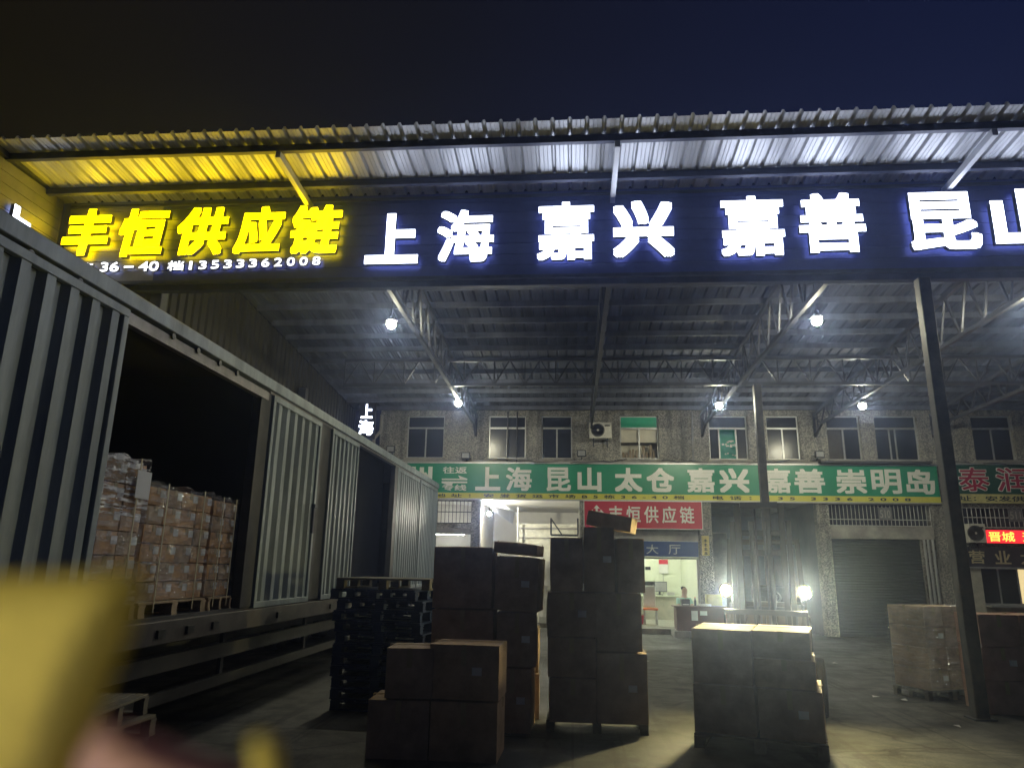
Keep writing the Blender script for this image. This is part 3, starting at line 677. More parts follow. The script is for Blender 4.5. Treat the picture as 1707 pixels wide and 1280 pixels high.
MB().bar((-.62,21.8,2.62),(-.62,21.8,3.12),.05).bar((.18,21.8,2.62),(.18,21.8,3.12),.05).bar((-.62,21.8,2.62),(.18,21.8,2.62),.06).bar((-.62,21.8,3.1),(-.3,21.8,2.64),.04).build('bracket_frame', BLACK, t)

# ------------------------------------------------------------------ trailer
TX = -3.7
tr = thing('semi_trailer', 'long grey high-sided trailer with corrugated sliding doors, one side bay open', 'trailer', (-4.95, 11, 0))
T0, T1 = 1.6, 19.6
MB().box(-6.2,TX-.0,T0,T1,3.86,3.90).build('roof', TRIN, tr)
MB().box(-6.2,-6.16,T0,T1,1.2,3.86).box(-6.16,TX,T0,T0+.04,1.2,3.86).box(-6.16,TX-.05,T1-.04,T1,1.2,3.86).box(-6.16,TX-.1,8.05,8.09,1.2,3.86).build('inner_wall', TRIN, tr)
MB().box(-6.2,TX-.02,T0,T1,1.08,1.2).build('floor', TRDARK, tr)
MB().box(TX-.02,TX+.05,T0,T1,.97,1.17,.006).build('side_rail', mat('trailer_rail_paint',(.075,.065,.06),.6,.2,.35,5), tr)
for k, yk in enumerate((6.35,6.85,7.35,9.0,11.0,13,15)): MB().box(TX+.051,TX+.075,yk,yk+.12,1.03,1.10).build('rail_hook', BLACK, tr)
MB().box(TX-.10,TX+.05,T0,T1,3.74,3.87,.006).build('top_rail', TRAILER, tr)
MB().box(TX-.04,TX+.03,5.34,8.2,3.60,3.70).box(TX-.06,TX+.02,8.25,T1,3.70,3.735).build('door_track', mat('track_steel',(.18,.17,.17),.4,.5,.3,6), tr)
for yk in (6.0,6.45,6.9,7.3,4.7,4.2,3.7,3.2):
    MB().lathe((TX+.0,yk,3.70),(1,0,0),[(.03,0),(.03,.05)],12).build('track_roller', BLACK, tr)
def post(y0, y1): MB().box(TX-.09,TX+.02,y0,y1,1.2,3.70,.005).build('post', TRDARK, tr)
for a, b in ((8.02,8.30),(10.10,10.55),(14.70,14.95),(19.5,19.6)): post(a, b)
MB().box(TX-.30,TX-.22,11.97,14.69,1.2,3.72).build('opening_shade_sheet', mat('opening_shade_navy',(.006,.008,.018),.95,0,.3,3,spec=.08), tr)  # near-black sheet paints in the darkness of a second open bay
def panel(y0, y1, x, label=None, pitch=.25, z0=1.18, z1=3.70):
    f = MB(); w = .07
    f.box(x-.03,x+.025,y0,y1,z1-w,z1,.004).box(x-.03,x+.025,y0,y1,z0,z0+w,.004).box(x-.03,x+.025,y0,y0+w,z0+w,z1-w,.004).box(x-.03,x+.025,y1-w,y1,z0+w,z1-w,.004)
    d = f.build('door', TRAILER, tr, label=label)
    pts = []; y = y0+w; n = max(1, round((y1-y0-2*w)/pitch)); pp = (y1-y0-2*w)/n
    for k in range(n):
        y = y0+w+k*pp; pts += [(-.040,y),(-.040,y+pp*.26),(.012,y+pp*.44),(.012,y+pp*.80)]
    pts.append((-.040,y0+w+n*pp))
    MB().profile(pts, lambda p,t: (x+p[0], p[1], (z0+w,z1-w)[t])).build('corrugated_sheet', TRAILER, d, solid=.004)
    return d
panel(1.75,5.30,TX+.045)
d = panel(8.33,10.08,TX+.02)
MB().box(TX+.05,TX+.08,9.93,9.98,2.1,2.5).box(TX+.05,TX+.10,9.90,10.0,2.45,2.5).build('latch', GALVD, d)
panel(10.56,11.96,TX+.03,pitch=.2)
panel(14.97,17.2,TX+.0,pitch=.2); panel(17.22,19.49,TX+.02,pitch=.2,label='darker rearmost door')
# chassis
MB().box(-5.45,-5.3,T0,T1,.72,1.08).box(-4.6,-4.45,T0,T1,.72,1.08).build('chassis_beam', TRDARK, tr)
MB().box(TX-.12,TX-.06,2.5,13.5,.70,.84).box(TX-.12,TX-.06,2.5,13.5,.42,.52).build('side_guard', mat('guard_paint',(.045,.042,.038),.6,.2,.4,4), tr)
for yk in (3,5.5,8,10.5,13.3): MB().box(TX-.16,TX-.12,yk,yk+.06,.42,1.08).build('guard_strut', TRDARK, tr)
for x in (TX-.3, -5.95):
    for yk in (14.7,16.0,17.3):
        w = MB().lathe((x-.14,yk,.5),(1,0,0),[(.3,0),(.47,.02),(.5,.06),(.5,.24),(.47,.28),(.3,.28)],28).build('wheel', RUBBER, tr)
        MB().lathe((x-.13,yk,.5),(1,0,0),[(.29,0),(.29,.24),(.12,.26),(.1,.285)],20).build('rim', GALVD, w)
for x in (-5.4,-4.5): MB().box(x-.07,x+.07,4.4,4.54,.06,.72).box(x-.15,x+.15,4.3,4.64,.0,.06).build('landing_leg', TRDARK, tr)

def film_mat(name, crease_glint):
    m = bpy.data.materials.new(name); m.use_nodes = True; n = m.node_tree; n.nodes.clear()
    o = n.nodes.new('ShaderNodeOutputMaterial'); tr_ = n.nodes.new('ShaderNodeBsdfTransparent'); gl = n.nodes.new('ShaderNodeBsdfGlossy'); gl.inputs['Roughness'].default_value = .14
    g = n.nodes.new('ShaderNodeNewGeometry'); mp = n.nodes.new('ShaderNodeMapping'); mp.inputs['Scale'].default_value = (3, 2, 10); mp.inputs['Rotation'].default_value = (rad(12),0,0)
    t = n.nodes.new('ShaderNodeTexNoise'); t.inputs['Scale'].default_value = 2.6; t.inputs['Detail'].default_value = 5
    n.links.new(g.outputs['Position'], mp.inputs[0]); n.links.new(mp.outputs[0], t.inputs['Vector'])
    b = n.nodes.new('ShaderNodeBump'); b.inputs['Strength'].default_value = 1.0; b.inputs['Distance'].default_value = .14
    n.links.new(t.outputs['Fac'], b.inputs['Height']); n.links.new(b.outputs[0], gl.inputs['Normal'])
    r = n.nodes.new('ShaderNodeMapRange'); r.inputs[1].default_value = .40; r.inputs[2].default_value = .68; r.inputs[3].default_value = .05; r.inputs[4].default_value = .40
    n.links.new(t.outputs['Fac'], r.inputs[0])
    m0 = n.nodes.new('ShaderNodeMixShader'); n.links.new(r.outputs[0], m0.inputs[0]); n.links.new(tr_.outputs[0], m0.inputs[1]); n.links.new(gl.outputs[0], m0.inputs[2])
    df = n.nodes.new('ShaderNodeBsdfDiffuse'); df.inputs[0].default_value = (.92,.92,.90,1)       # white crease streaks that paint in the film's glints
    mp2 = n.nodes.new('ShaderNodeMapping'); mp2.inputs['Scale'].default_value = (2, 1.3, 8.5); mp2.inputs['Rotation'].default_value = (rad(-9),0,0)
    n.links.new(g.outputs['Position'], mp2.inputs[0]); t3 = n.nodes.new('ShaderNodeTexNoise'); t3.inputs['Scale'].default_value = 3.2; t3.inputs['Detail'].default_value = 7; t3.inputs['Roughness'].default_value = .7
    n.links.new(mp2.outputs[0], t3.inputs['Vector'])
    cr = n.nodes.new('ShaderNodeMapRange'); cr.inputs[1].default_value = .50 if crease_glint < .9 else .47; cr.inputs[2].default_value = .60 if crease_glint < .9 else .56; cr.inputs[3].default_value = 0; cr.inputs[4].default_value = crease_glint
    n.links.new(t3.outputs['Fac'], cr.inputs[0])
    m1 = n.nodes.new('ShaderNodeMixShader'); n.links.new(cr.outputs[0], m1.inputs[0]); n.links.new(m0.outputs[0], m1.inputs[1]); n.links.new(df.outputs[0], m1.inputs[2]); n.links.new(m1.outputs[0], o.inputs[0])
    return m
FILM = film_mat('stretch_film', .22); FILMB = film_mat('glint_stretch_film', .9)
# ------------------------------------------------------------------ pallets
def make_pallet(name, label, m, lx=1.2, ly=1.0, h=.13, slats=7, group=None):
    t = thing(name, label, 'pallet', group=group, proto=True)
    dk = MB(); w = lx/(slats*1.0)
    for k in range(slats):
        x = -lx/2+k*w; dk.box(x+.01,x+w-.012,-ly/2,ly/2,h-.02,h,.003)
    dk.build('deck', m, t)
    for yk in (-ly/2+.05,0,ly/2-.05):
        MB().box(-lx/2,lx/2,yk-.05,yk+.05,0,.018).build('bottom_board', m, t)
        MB().box(-lx/2,lx/2,yk-.05,yk+.05,h-.038,h-.0205).build('stringer', m, t)
        for xk in (-lx/2+.06,0,lx/2-.06):
            MB().box(xk-.055,xk+.055,yk-.048,yk+.048,.0185,h-.0385).build('block', m, t)
    return t
bp = make_pallet('plastic_pallet', 'dark blue plastic pallet in the tall stack beside the trailer', BLUEP, 1.12, 1.0, .125, 7, 'blue pallets stacked beside the trailer')
wp = make_pallet('wooden_pallet', 'raw wooden pallet carrying wrapped cartons on the trailer floor', WOOD, 1.0, 1.2, .13, 7)
zz = 0; PX, PY = -2.30, 9.45
for k in range(11):
    o = bp if k == 0 else dup(bp)
    jx = random.uniform(-.02,.02); 
    if k in (8,10): jx -= .06
    place(o, (PX+jx, PY+random.uniform(-.02,.02), zz), rad(-6+random.uniform(-2,2))); zz += .127
wt = dup(wp); place(wt, (PX+.02,PY,zz), rad(90-5), 'grey weathered wooden pallet lying on top of the blue pallet stack')
for c in wt.children:
    c.data = c.data.copy(); c.data.materials[0] = WOODD
# ------------------------------------------------------------------ cartons
PROTO = {}
def carton(lx, ly, lz, m=CARD, sticker=True):
    """A closed shipping carton, base at the origin, front towards -Y: body with slightly bulging sides, tape, sticker."""
    key = (round(lx,2),round(ly,2),round(lz,2),m.name,sticker)
    if key in PROTO: return dup(PROTO[key])
    t = thing('carton', 'brown carton', 'carton', proto=True)
    b = MB(); n = 5; i0 = 0
    c = .008
    def pt(u, v, w):
        x, y, z = (u-.5)*lx, (v-.5)*ly, w*lz
        bl = .010
        su, sv, sw = math.sin(math.pi*u), math.sin(math.pi*v), math.sin(math.pi*w)
        x += (u-.5)*2*bl*sv*sw if u in (0,1) else 0; y += (v-.5)*2*bl*su*sw if v in (0,1) else 0
        z += bl*.6*su*sv if w == 1 else 0
        k = sum(1 for q in (u,v,w) if q in (0,1))
        if k >= 2:
            x -= c*(1 if u == 1 else -1 if u == 0 else 0)*.5; y -= c*(1 if v == 1 else -1 if v == 0 else 0)*.5; z -= c*(1 if w == 1 else -1 if w == 0 else 0)*.5
        return (x,y,z)
    g = [k/n for k in range(n+1)]; idx = {}
    def vid(u, v, w):
        k = (round(u,3),round(v,3),round(w,3))
        if k not in idx: idx[k] = len(b.v); b.v.append(pt(*[round(q,6) for q in (u,v,w)]))
        return idx[k]
    for i in range(n):
        for j in range(n):
            a, a2, d, d2 = g[i], g[i+1], g[j], g[j+1]
            b.f.append((vid(a,0,d),vid(a2,0,d),vid(a2,0,d2),vid(a,0,d2))); b.f.append((vid(a2,1,d),vid(a,1,d),vid(a,1,d2),vid(a2,1,d2)))
            b.f.append((vid(0,a2,d),vid(0,a,d),vid(0,a,d2),vid(0,a2,d2))); b.f.append((vid(1,a,d),vid(1,a2,d),vid(1,a2,d2),vid(1,a,d2)))
            b.f.append((vid(a,d,1),vid(a2,d,1),vid(a2,d2,1),vid(a,d2,1))); b.f.append((vid(a,d2,0),vid(a2,d2,0),vid(a2,d,0),vid(a,d,0)))
    b.build('box_body', m, t)
    tw = .024
    tp = MB().box(-lx/2-.012,lx/2+.012,-tw,tw,lz+.0075,lz+.0095).box(lx/2+.0105,lx/2+.0125,-tw,tw,lz-.07,lz+.0075).box(-lx/2-.0125,-lx/2-.0105,-tw,tw,lz-.07,lz+.0075)
    MB().box(-tw,tw,-ly/2-.0125,-ly/2-.0105,lz*.62,lz-.001).build('front_tape', TAPE, t)
    tp.build('tape', TAPE, t)
    if sticker: MB().box(lx*.12,lx*.12+min(.09,lx*.3),-ly/2-.0135,-ly/2-.0115,lz*.45,lz*.45+.07).build('sticker', PAPER, t)
    PROTO[key] = t; return t
def put(lx, ly, lz, x, y, z, rz=0, label='', m=CARD, group=None, sticker=True, tilt=(0,0)):
    """x, y: the middle of the carton's base."""
    o = carton(lx, ly, lz, m, sticker); return place(o, (x,y,z), rad(rz), label, group, tilt)

# small cluster in front, lower left
put(.57,.55,.50, -1.59,7.20,0, 2, 'lower left carton of the small four-box pile in front', CARDD, sticker=False)
put(.62,.55,.50, -.97,7.20,0, -2, 'lower right carton of the small four-box pile in front, edge lit', CARD, sticker=False)
put(.44,.50,.44, -1.51,7.17,.51, 3, 'smaller upper carton on the left of the four-box pile in front', CARDD, sticker=False)
put(.66,.52,.48, -.98,7.20,.51, -3, 'wider upper carton on the right of the four-box pile in front', CARD)
# tall stack behind it
for k, (z, h, w1, lab) in enumerate(((0,.62,.66,'bottom'),(.63,.60,.68,'middle'),(1.24,.66,.66,'top'))):
    put(w1,.6,h, -1.19-.01*k,8.42,z, 2-k, f'{lab} carton in the left column of the tall stack beside the blue pallets', (CARDD,CARD,CARDD)[k], sticker=False)
for k, (z, h, w1, lab) in enumerate(((0,.64,.40,'bottom'),(.65,.56,.44,'middle'),(1.22,.58,.48,'top'))):
    put(w1,.6,h, -.63+.015*k,8.44,z, (-2,3,-5)[k], f'{lab} carton in the right column of the tall stack beside the blue pallets', (CARD,CARDD,CARDD)[k], tilt=(0,rad(2.5 if k == 2 else 0)))
put(.5,.55,.13, -.61,8.46,1.825, -6, 'flat slanting carton lying on the right column of the tall stack', CARD, sticker=False, tilt=(0,rad(5)))
for k, z in enumerate((0,.50)):
    put(.40,.55,.49, -.60,9.15,z, 4-k*3, ('lower carton standing behind the tall stack by the pallets','upper carton standing behind the tall stack by the pallets')[k], CARDD, sticker=False)
# middle stack
lab_m = 'of the tall middle stack'
put(.50,.6,.44, .0,8.45,.12, 1, f'bottom left carton {lab_m}', CARDD, sticker=False); put(.54,.6,.70, .53,8.46,.12, -1, f'bottom right carton {lab_m}, widest at the base', CARDD)
put(.52,.6,.40, .0,8.45,.565, -1, f'second carton up on the left {lab_m}', CARDD, sticker=False)
put(.54,.6,.46, -.01,8.45,.97, 1.5, f'third carton up on the left {lab_m}', CARDD); put(.49,.6,.60, .50,8.46,.835, 1, f'second carton up on the right {lab_m}', CARDD, sticker=False)
put(.36,.6,.58, -.06,8.45,1.44, 0, f'narrow top left carton {lab_m}', CARDD, sticker=False); put(.34,.56,.70, .305,8.45,1.44, -1, f'raised top middle carton {lab_m}', CARDD); put(.30,.6,.58, .635,8.45,1.44, 2, f'top right carton {lab_m}', CARDD, sticker=False)
put(.52,.5,.17, .46,8.62,2.135, -12, 'small tilted carton lying on the tall middle stack before the red sign', CARD, sticker=False, tilt=(0,rad(10)))
pm = dup(wp); place(pm, (.26,8.50,0), rad(90), 'wooden pallet under the tall middle stack', None)
pm.scale = (.44,.9,.9)
for c in pm.children: c.data = c.data.copy(); c.data.materials[0] = WOODD
# load on the forks
LF = []
FD = Vector((-.285,-.958,0)).normalized(); FS = Vector((FD.y,-FD.x,0))*-1    # forklift heading and its right-hand side seen from the front
FRZ = math.degrees(math.atan2(-FD.x, -FD.y)) * -1
base = Vector((1.885, 7.95, 0)); side = Vector((math.cos(rad(FRZ)), math.sin(rad(FRZ)), 0)); back = -FD
def fl(u, v): p = base + side*u + back*v; return p.x, p.y
for k, (u, v, z, lx, lz, lab, m) in enumerate(((-.30,0,.17,.58,.44,'bottom left carton of the load carried by the forklift',CARDD),(.30,0,.17,.58,.44,'bottom right carton of the load carried by the forklift',CARDD),(-.30,0,.62,.57,.51,'upper left carton of the load carried by the forklift',CARDD),(.27,0,.62,.55,.26,'middle right carton of the load carried by the forklift',CARD),(.26,.02,.885,.53,.25,'uppermost right carton of the load carried by the forklift',CARDD))):
    x, y = fl(u, v); put(lx,.9,lz, x,y,z, FRZ+random.uniform(-1.5,1.5), lab, m, sticker=k in (1,))
pf = dup(wp); x, y = fl(0,0); place(pf, (x,y,.04), rad(FRZ+90), 'wooden pallet held on the forks under the cartons')
for c in pf.children: c.data = c.data.copy(); c.data.materials[0] = WOODD
# pallet of cartons at the right, behind the column
for k in range(2):
    for j in range(4):
        w = .36; z = .14+j*.278; ang = 24
        put(w-.004,.62,.275, 4.95+math.cos(rad(ang))*k*w, 11.30+math.sin(rad(ang))*k*w, z, ang+random.uniform(-1,1), f"{('bottom','second','third','top')[j]} carton, {('outer','inner')[k]} column, on the wrapped pallet beside the tall front column", (CARDD,CARD,CARDD)[(k+j)%3], sticker=(j%2 == k))
f = MB()
for (u0,v0),(u1,v1) in (((-.20,.33),(-.20,-.33)),((-.20,-.33),(.56,-.33)),((.56,-.33),(.56,.33))):
    for b_ in range(8):
        for a_ in range(8):
            def Q(a,b):
                u, v = u0+(u1-u0)*a/8, v0+(v1-v0)*a/8; k_ = 1+.012*math.sin(a*2.1+b*1.7)
                return (4.95+math.cos(rad(24))*u*k_-math.sin(rad(24))*v*k_, 11.30+math.sin(rad(24))*u*k_+math.cos(rad(24))*v*k_, .12+1.15*b/8)
            f.quad(Q(a_,b_),Q(a_+1,b_),Q(a_+1,b_+1),Q(a_,b_+1))
tag(f.build('stretch_film', film_mat('grey_stretch_film', .10), smooth=True), 'greyish stretch film wrapped round the pallet of cartons beside the tall front column', 'plastic film')
pr_ = dup(wp); place(pr_, (5.2,11.47,0), rad(24+90), 'wooden pallet under the cartons beside the tall front column'); pr_.scale = (.6,.8,1)
for c in pr_.children: c.data = c.data.copy(); c.data.materials[0] = WOODD
for k in range(3):
    for j in range(3):
        put(.50,.62,.398, 5.46+k*.505,10.42+.03*k,.004+j*.401, (-2,1,-1)[k]+(j-1), f"{('lowest','middle','uppermost')[j]} red-glow-tinted carton, {('column nearest the steel post','second column','column at the frame edge')[k]}, in the right-hand stack", mat('red_glow_cardboard',(.42,.26,.20),.8,0,.25,4,bump=.3,bscale=9), sticker=(j+k)%3 == 1)  # the shop's red glow is painted into this cardboard colour
# flattened cardboard bundles beside the pallets
bz = 0
for k in range(12):
    h = random.uniform(.09,.13); lx = random.uniform(.5,.62)
    b = MB()
    for q in range(5):
        dz = h/5*q; w_ = lx*random.uniform(.85,1); b.box(-w_/2+random.uniform(-.03,.03), w_/2, -.35, .35+random.uniform(-.05,.05), dz+.001, dz+h/5-.004)
    o = b.build('cardboard_bundle', CARDL if k%2 else CARD); o.location = (-1.42+random.uniform(-.04,.04), 9.95, bz); o.rotation_euler = (0,0,rad(random.uniform(-9,9))); bz += h+.002
    tag(o, 'flattened brown cardboard bundle in the ragged pile right of the blue pallets', 'cardboard', 'flattened cardboard bundles piled by the pallets')

# ------------------------------------------------------------------ wrapped loads in the trailer
def load(y0, y1, cols, rows, ztop, lab, grp, first):
    z0 = 1.335; h = (ztop-z0)/rows; w = (y1-y0)/cols
    p = wp if first else dup(wp)
    place(p, (TX-.62, (y0+y1)/2, 1.2), 0, f'raw wooden pallet on the trailer floor under {lab}'); p.scale = (1.1, (y1-y0)/1.2, 1)
    for c in range(cols):
        for r in range(rows):
            for dpt in range(1):
                put(w-.004,1.05,h-.003, TX-.66+random.uniform(-.006,.006), y0+w*(c+.5), z0+r*h, 90, f'brown carton in {lab}', CARDW if (c*3+r*5)%4 else CARD, grp, sticker=True)
    f = MB(); x = TX-.105; n, k = 14, 10                         # film skin a little off the cartons, gently uneven
    def P(a, b):
        return (x+.012*math.sin(a*2.3+b)+.008*math.sin(b*3.1+a*5), y0-.015+(y1-y0+.03)*a/n, z0-.02+(ztop-z0+.05)*b/k + (.02*math.sin(a*1.1) if b == k else 0))
    for a in range(n):
        for b in range(k): f.quad(P(a,b),P(a+1,b),P(a+1,b+1),P(a,b+1))
    for a in range(n): q0, q1 = P(a,k), P(a+1,k); f.quad(q0,q1,(q1[0]-1.1,q1[1],q1[2]),(q0[0]-1.1,q0[1],q0[2]))
    o = f.build('stretch_film', FILM, smooth=True)
    if first:                                                    # stronger painted glints round the upper third
        o.data.materials.append(FILMB)
        for p_ in o.data.polygons:
            if p_.center.z > z0+(ztop-z0)*.62 or p_.center.z < z0+(ztop-z0)*.12: p_.material_index = 1
    o; tag(o, f'clear shiny stretch film wrapped round {lab}', 'plastic film')
    for ys_ in (y0+.2*(y1-y0), y0+.78*(y1-y0)):
        st = MB(); st.box(TX-.083,TX-.078,ys_-.008,ys_+.008,z0-.1,ztop+.035)
        tag(st.build('strap', mat('pale_strap',(.55,.48,.30),.4)), f'thin pale vertical strap round {lab}', 'strap', 'straps round the wrapped loads')
load(5.32,6.18,3,6,2.53,'the tallest wrapped load nearest the front door','cartons in the tallest wrapped load',True)
load(6.24,7.42,4,6,2.36,'the middle wrapped load in the trailer opening','cartons in the middle wrapped load',False)
load(7.48,8.0,2,6,2.34,'the last wrapped load against the door post','cartons in the last wrapped load',False)
tag(MB().box(TX-.078,TX-.074,5.95,6.16,2.22,2.46).build('paper_sheet', PAPER), 'white paper sheet stuck on the tallest wrapped load', 'paper')

# ------------------------------------------------------------------ forklift (local: x = its left seen from behind the mast, -y = forwards)
fk = thing('forklift', 'dark counterbalance forklift facing the camera with both headlights lit', 'forklift', (2.47, 9.75, 0), rad(FRZ), proto=True)
MB().box(-.50,.50,-.25,1.30,.28,.62,.03).box(-.46,.46,-.25,.28,.62,1.0,.03).build('chassis', FORKY, fk)
MB().box(-.52,.52,1.05,1.75,.30,1.15,.08).build('counterweight', FORKY, fk)
MB().box(-.40,.40,.45,1.05,.62,.90,.03).build('engine_cover', FORKY, fk)
s = MB().box(-.24,.24,.5,.95,.90,1.02,.03).build('seat', BLACK, fk); MB().box(-.23,.23,.92,1.02,1.02,1.5,.03).build('seat_back', BLACK, s)
MB().box(-.44,.44,-.22,.0,1.0,1.32,.03).build('dashboard', FORKY, fk)
w = MB(); c = Vector((0,.18,1.36)); ax = Vector((0,-.5,.86))
ringpts = [c + Matrix.Rotation(2*math.pi*k/20,3,ax) @ Vector((.17,0,0)) for k in range(21)]
w.tube(ringpts,.014,8).tube([c,(0,.05,1.05)],.02,8).bar(c+Vector((-.16,0,0)),c+Vector((.16,0,0)),.02); w.build('steering_wheel', BLACK, fk)
og = MB()
for sx in (-1,1):
    og.bar((sx*.45,-.2,.95),(sx*.42,.12,2.05),.06).bar((sx*.45,1.3,1.05),(sx*.42,1.15,2.05),.06).bar((sx*.42,.08,2.07),(sx*.42,1.2,2.07),.06)
for k in range(7): og.bar((-.42,.12+k*.17,2.08),(.42,.12+k*.17,2.08),.035)
og.build('overhead_guard', FORKY, fk)
MY = -.42
for sx in (-1,1):
    m_ = MB(); m_.box(sx*.26-.035,sx*.26+.035,MY-.06,MY+.08,.15,2.52).box(sx*.335-.03,sx*.335+.03,MY-.02,MY+.12,.15,2.30)
    m_.build('mast_rail', mat('greasy_mast_steel',(.018,.018,.02),.6,.1,.3,6), fk)
for z in (.4,1.2,1.88,2.12,2.47): MB().box(-.225,.225,MY+.02,MY+.07,z,z+.07).build('mast_crossbar', STEEL, fk)
MB().tube([(.10,MY+.04,.2),(.10,MY+.04,2.3)],.035,12).tube([(-.10,MY+.04,.2),(-.10,MY+.04,2.3)],.035,12).build('lift_cylinder', STEEL, fk)
MB().box(-.06,-.04,MY-.03,MY-.01,.5,2.45).box(.04,.06,MY-.03,MY-.01,.5,2.45).build('lift_chain', GALVD, fk)
cg = MB().box(-.45,.45,MY-.14,MY-.07,.12,.22).box(-.45,.45,MY-.14,MY-.07,.45,.55)
cg.build('carriage', STEEL, fk)
bk = MB().box(-.48,.48,MY-.13,MY-.08,1.18,1.24)
for k in range(9): bk.box(-.48+k*.1175,-.46+k*.1175,MY-.125,MY-.085,.55,1.18)
bk.build('load_backrest', STEEL, fk)
for sx in (-.28,.28):
    MB().box(sx-.06,sx+.06,MY-.19,MY-.142,.04,.56).box(sx-.06,sx+.06,MY-1.25,MY-.19,.005,.036).build('fork', STEEL, fk)
for sx in (-1,1):
    for y_, r_ in ((-.02,.34),(1.35,.27)):
        w = MB().lathe((sx*.52-.11*(1 if sx > 0 else 1),y_,r_),(1,0,0),[(r_*.6,0),(r_*.95,.01),(r_,.04),(r_,.18),(r_*.95,.21),(r_*.6,.22)],24).build('wheel', RUBBER, fk)
        MB().lathe((sx*.52-.115,y_,r_),(1,0,0),[(r_*.58,0),(r_*.58,.23)],16).build('rim', GALVD, w)
for sx in (-1,1):
    h = MB().lathe((sx*.46,-.30,1.45),(0,1,0),[(.09,0),(.09,.05),(.05,.10)],20).build('headlight', BLACK, fk)
    MB().lathe((sx*.46,-.304,1.45),(0,1,0),[(.056,-.004),(.06,.003)],18).build('headlight_lens', G_HEAD, h)
    MB().bar((sx*.46,-.22,1.45),(sx*.46,-.1,1.36),.03).build('headlight_bracket', BLACK, h)

for sx in (-1,1):                                               # the beam each headlight throws forwards and down
    ld = bpy.data.lights.new('headlight_beam', 'SPOT'); ld.energy = 120; ld.color = (1,.92,.62); ld.spot_size = rad(75); ld.spot_blend = .7; ld.shadow_soft_size = .06
    lo = bpy.data.objects.new('headlight_beam', ld); COL.objects.link(lo); lo.parent = fk
    lo.location = (sx*.46,-.345,1.45); lo.rotation_euler = (rad(90-20),0,rad(180+(8 if sx < 0 else -14)))

# ------------------------------------------------------------------ front of the office: counter, cabinet, chair, desk, monitors, clerk
t = thing('counter', 'brown laminate counter on a low pale base in front of the office', 'counter', (3.35,19.95,0))
MB().box(2.70,4.10,19.72,20.22,.16,.74,.01).build('body', BROWNW, t)
MB().box(2.64,4.16,19.66,20.28,.74,.775,.006).build('top', BROWNW, t)
MB().box(2.62,4.18,19.62,20.3,.0,.158,.01).build('plinth', CONC, t)
tag(MB().box(3.08,3.24,19.70,19.715,.42,.66).build('paper_notice', PAPER), 'larger white paper notice stuck on the brown counter', 'paper')
tag(MB().box(3.30,3.48,19.70,19.715,.55,.66).build('paper_notice', PAPER), 'smaller white paper notice stuck on the brown counter', 'paper')
t = thing('cabinet', 'ochre yellow cabinet beside the brown counter', 'cabinet', (3.95,20.6,0))
MB().box(3.62,4.02,20.4,20.72,.0,1.05,.01).build('body', YELB, t); MB().box(3.66,3.98,20.385,20.397,.5,1.0).build('door', YELB, t)
t = thing('printer', 'small dark printer on the brown counter', 'printer', (2.98,19.95,.775)); MB().box(2.86,3.08,19.85,20.1,.776,.94,.015).build('body', BLACK, t); MB().box(2.89,3.05,19.82,19.86,.80,.815).build('paper_tray', PAPER, t)
t = thing('bottle', 'dark bottle standing on the brown counter', 'bottle', (3.22,19.9,.775)); MB().lathe((3.22,19.9,.776),(0,0,1),[(.03,0),(.032,.12),(.014,.17),(.014,.2)],12).build('glass_body', BLACK, t, smooth=True); MB().lathe((3.22,19.9,.977),(0,0,1),[(.016,0),(.016,.02)],10).build('cap', ORANGE, t)
t = thing('paper_pile', 'loose pile of white papers on the brown counter', 'papers', (3.5,19.95,.775))
q = MB()
for k in range(6): q.box(3.35+random.uniform(-.02,.02),3.62+random.uniform(-.02,.02),19.8,20.05,.777+k*.008,.783+k*.008)
q.build('sheets', PAPER, t)
t = thing('chair', 'white and orange plastic chair inside the office doorway', 'chair', (2.25,21.9,.14))
MB().box(2.08,2.44,22.08,22.12,.62,1.22,.02).build('backrest', SIGNW, t); MB().box(2.05,2.47,21.72,22.1,.54,.60,.02).build('seat', ORANGE, t)
for x in (2.09,2.43):
    for y_ in (21.76,22.06): MB().bar((x,y_,.14),(x,y_,.54),.035).build('leg', ALU, t)
t = thing('red_bucket', 'red plastic bucket on the office floor beside the chair', 'bucket', (1.98,21.95,.14)); MB().lathe((1.95,21.95,.14),(0,0,1),[(.10,0),(.13,.24),(.14,.25)],18).build('bucket_body', REDV, t)
t = thing('desk', 'long pale office desk against the back wall', 'desk', (2,24.4,.14))
MB().box(.7,3.5,24.0,24.75,.84,.88,.006).build('top', OFFWALL, t); MB().box(.75,3.45,24.05,24.09,.14,.84).build('front_panel', mat('desk_panel',(.42,.40,.33),.5), t)
for k, (x, lab) in enumerate(((1.75,'black computer monitor at the left on the office desk'),(2.45,'black computer monitor in the middle of the office desk'),(2.82,'grey screened monitor at the right on the office desk'))):
    t = thing('monitor', lab, 'monitor', (x,24.3,.88)); MB().box(x-.24,x+.24,24.3,24.34,.98,1.30,.008).build('screen_case', BLACK, t)
    MB().box(x-.22,x+.22,24.294,24.298,1.0,1.28).build('screen', BLACK if k < 2 else mat('grey_screen',(.3,.3,.32),.4), t); MB().box(x-.03,x+.03,24.32,24.36,.90,.98).box(x-.1,x+.1,24.22,24.42,.882,.90).build('stand', BLACK, t)
for k, x in enumerate((1.2,2.1,3.15)):
    q = MB()
    for j in range(7): q.box(x-.12+random.uniform(-.02,.02), x+.12, 24.06+random.uniform(-.02,.02), 24.22, .883+j*.014, .893+j*.014)
    tag(q.build('paper_stack', PAPER), ('stack of white papers at the left end of the office desk','stack of white papers between the monitors on the office desk','stack of white papers at the right end of the office desk')[k], 'papers')
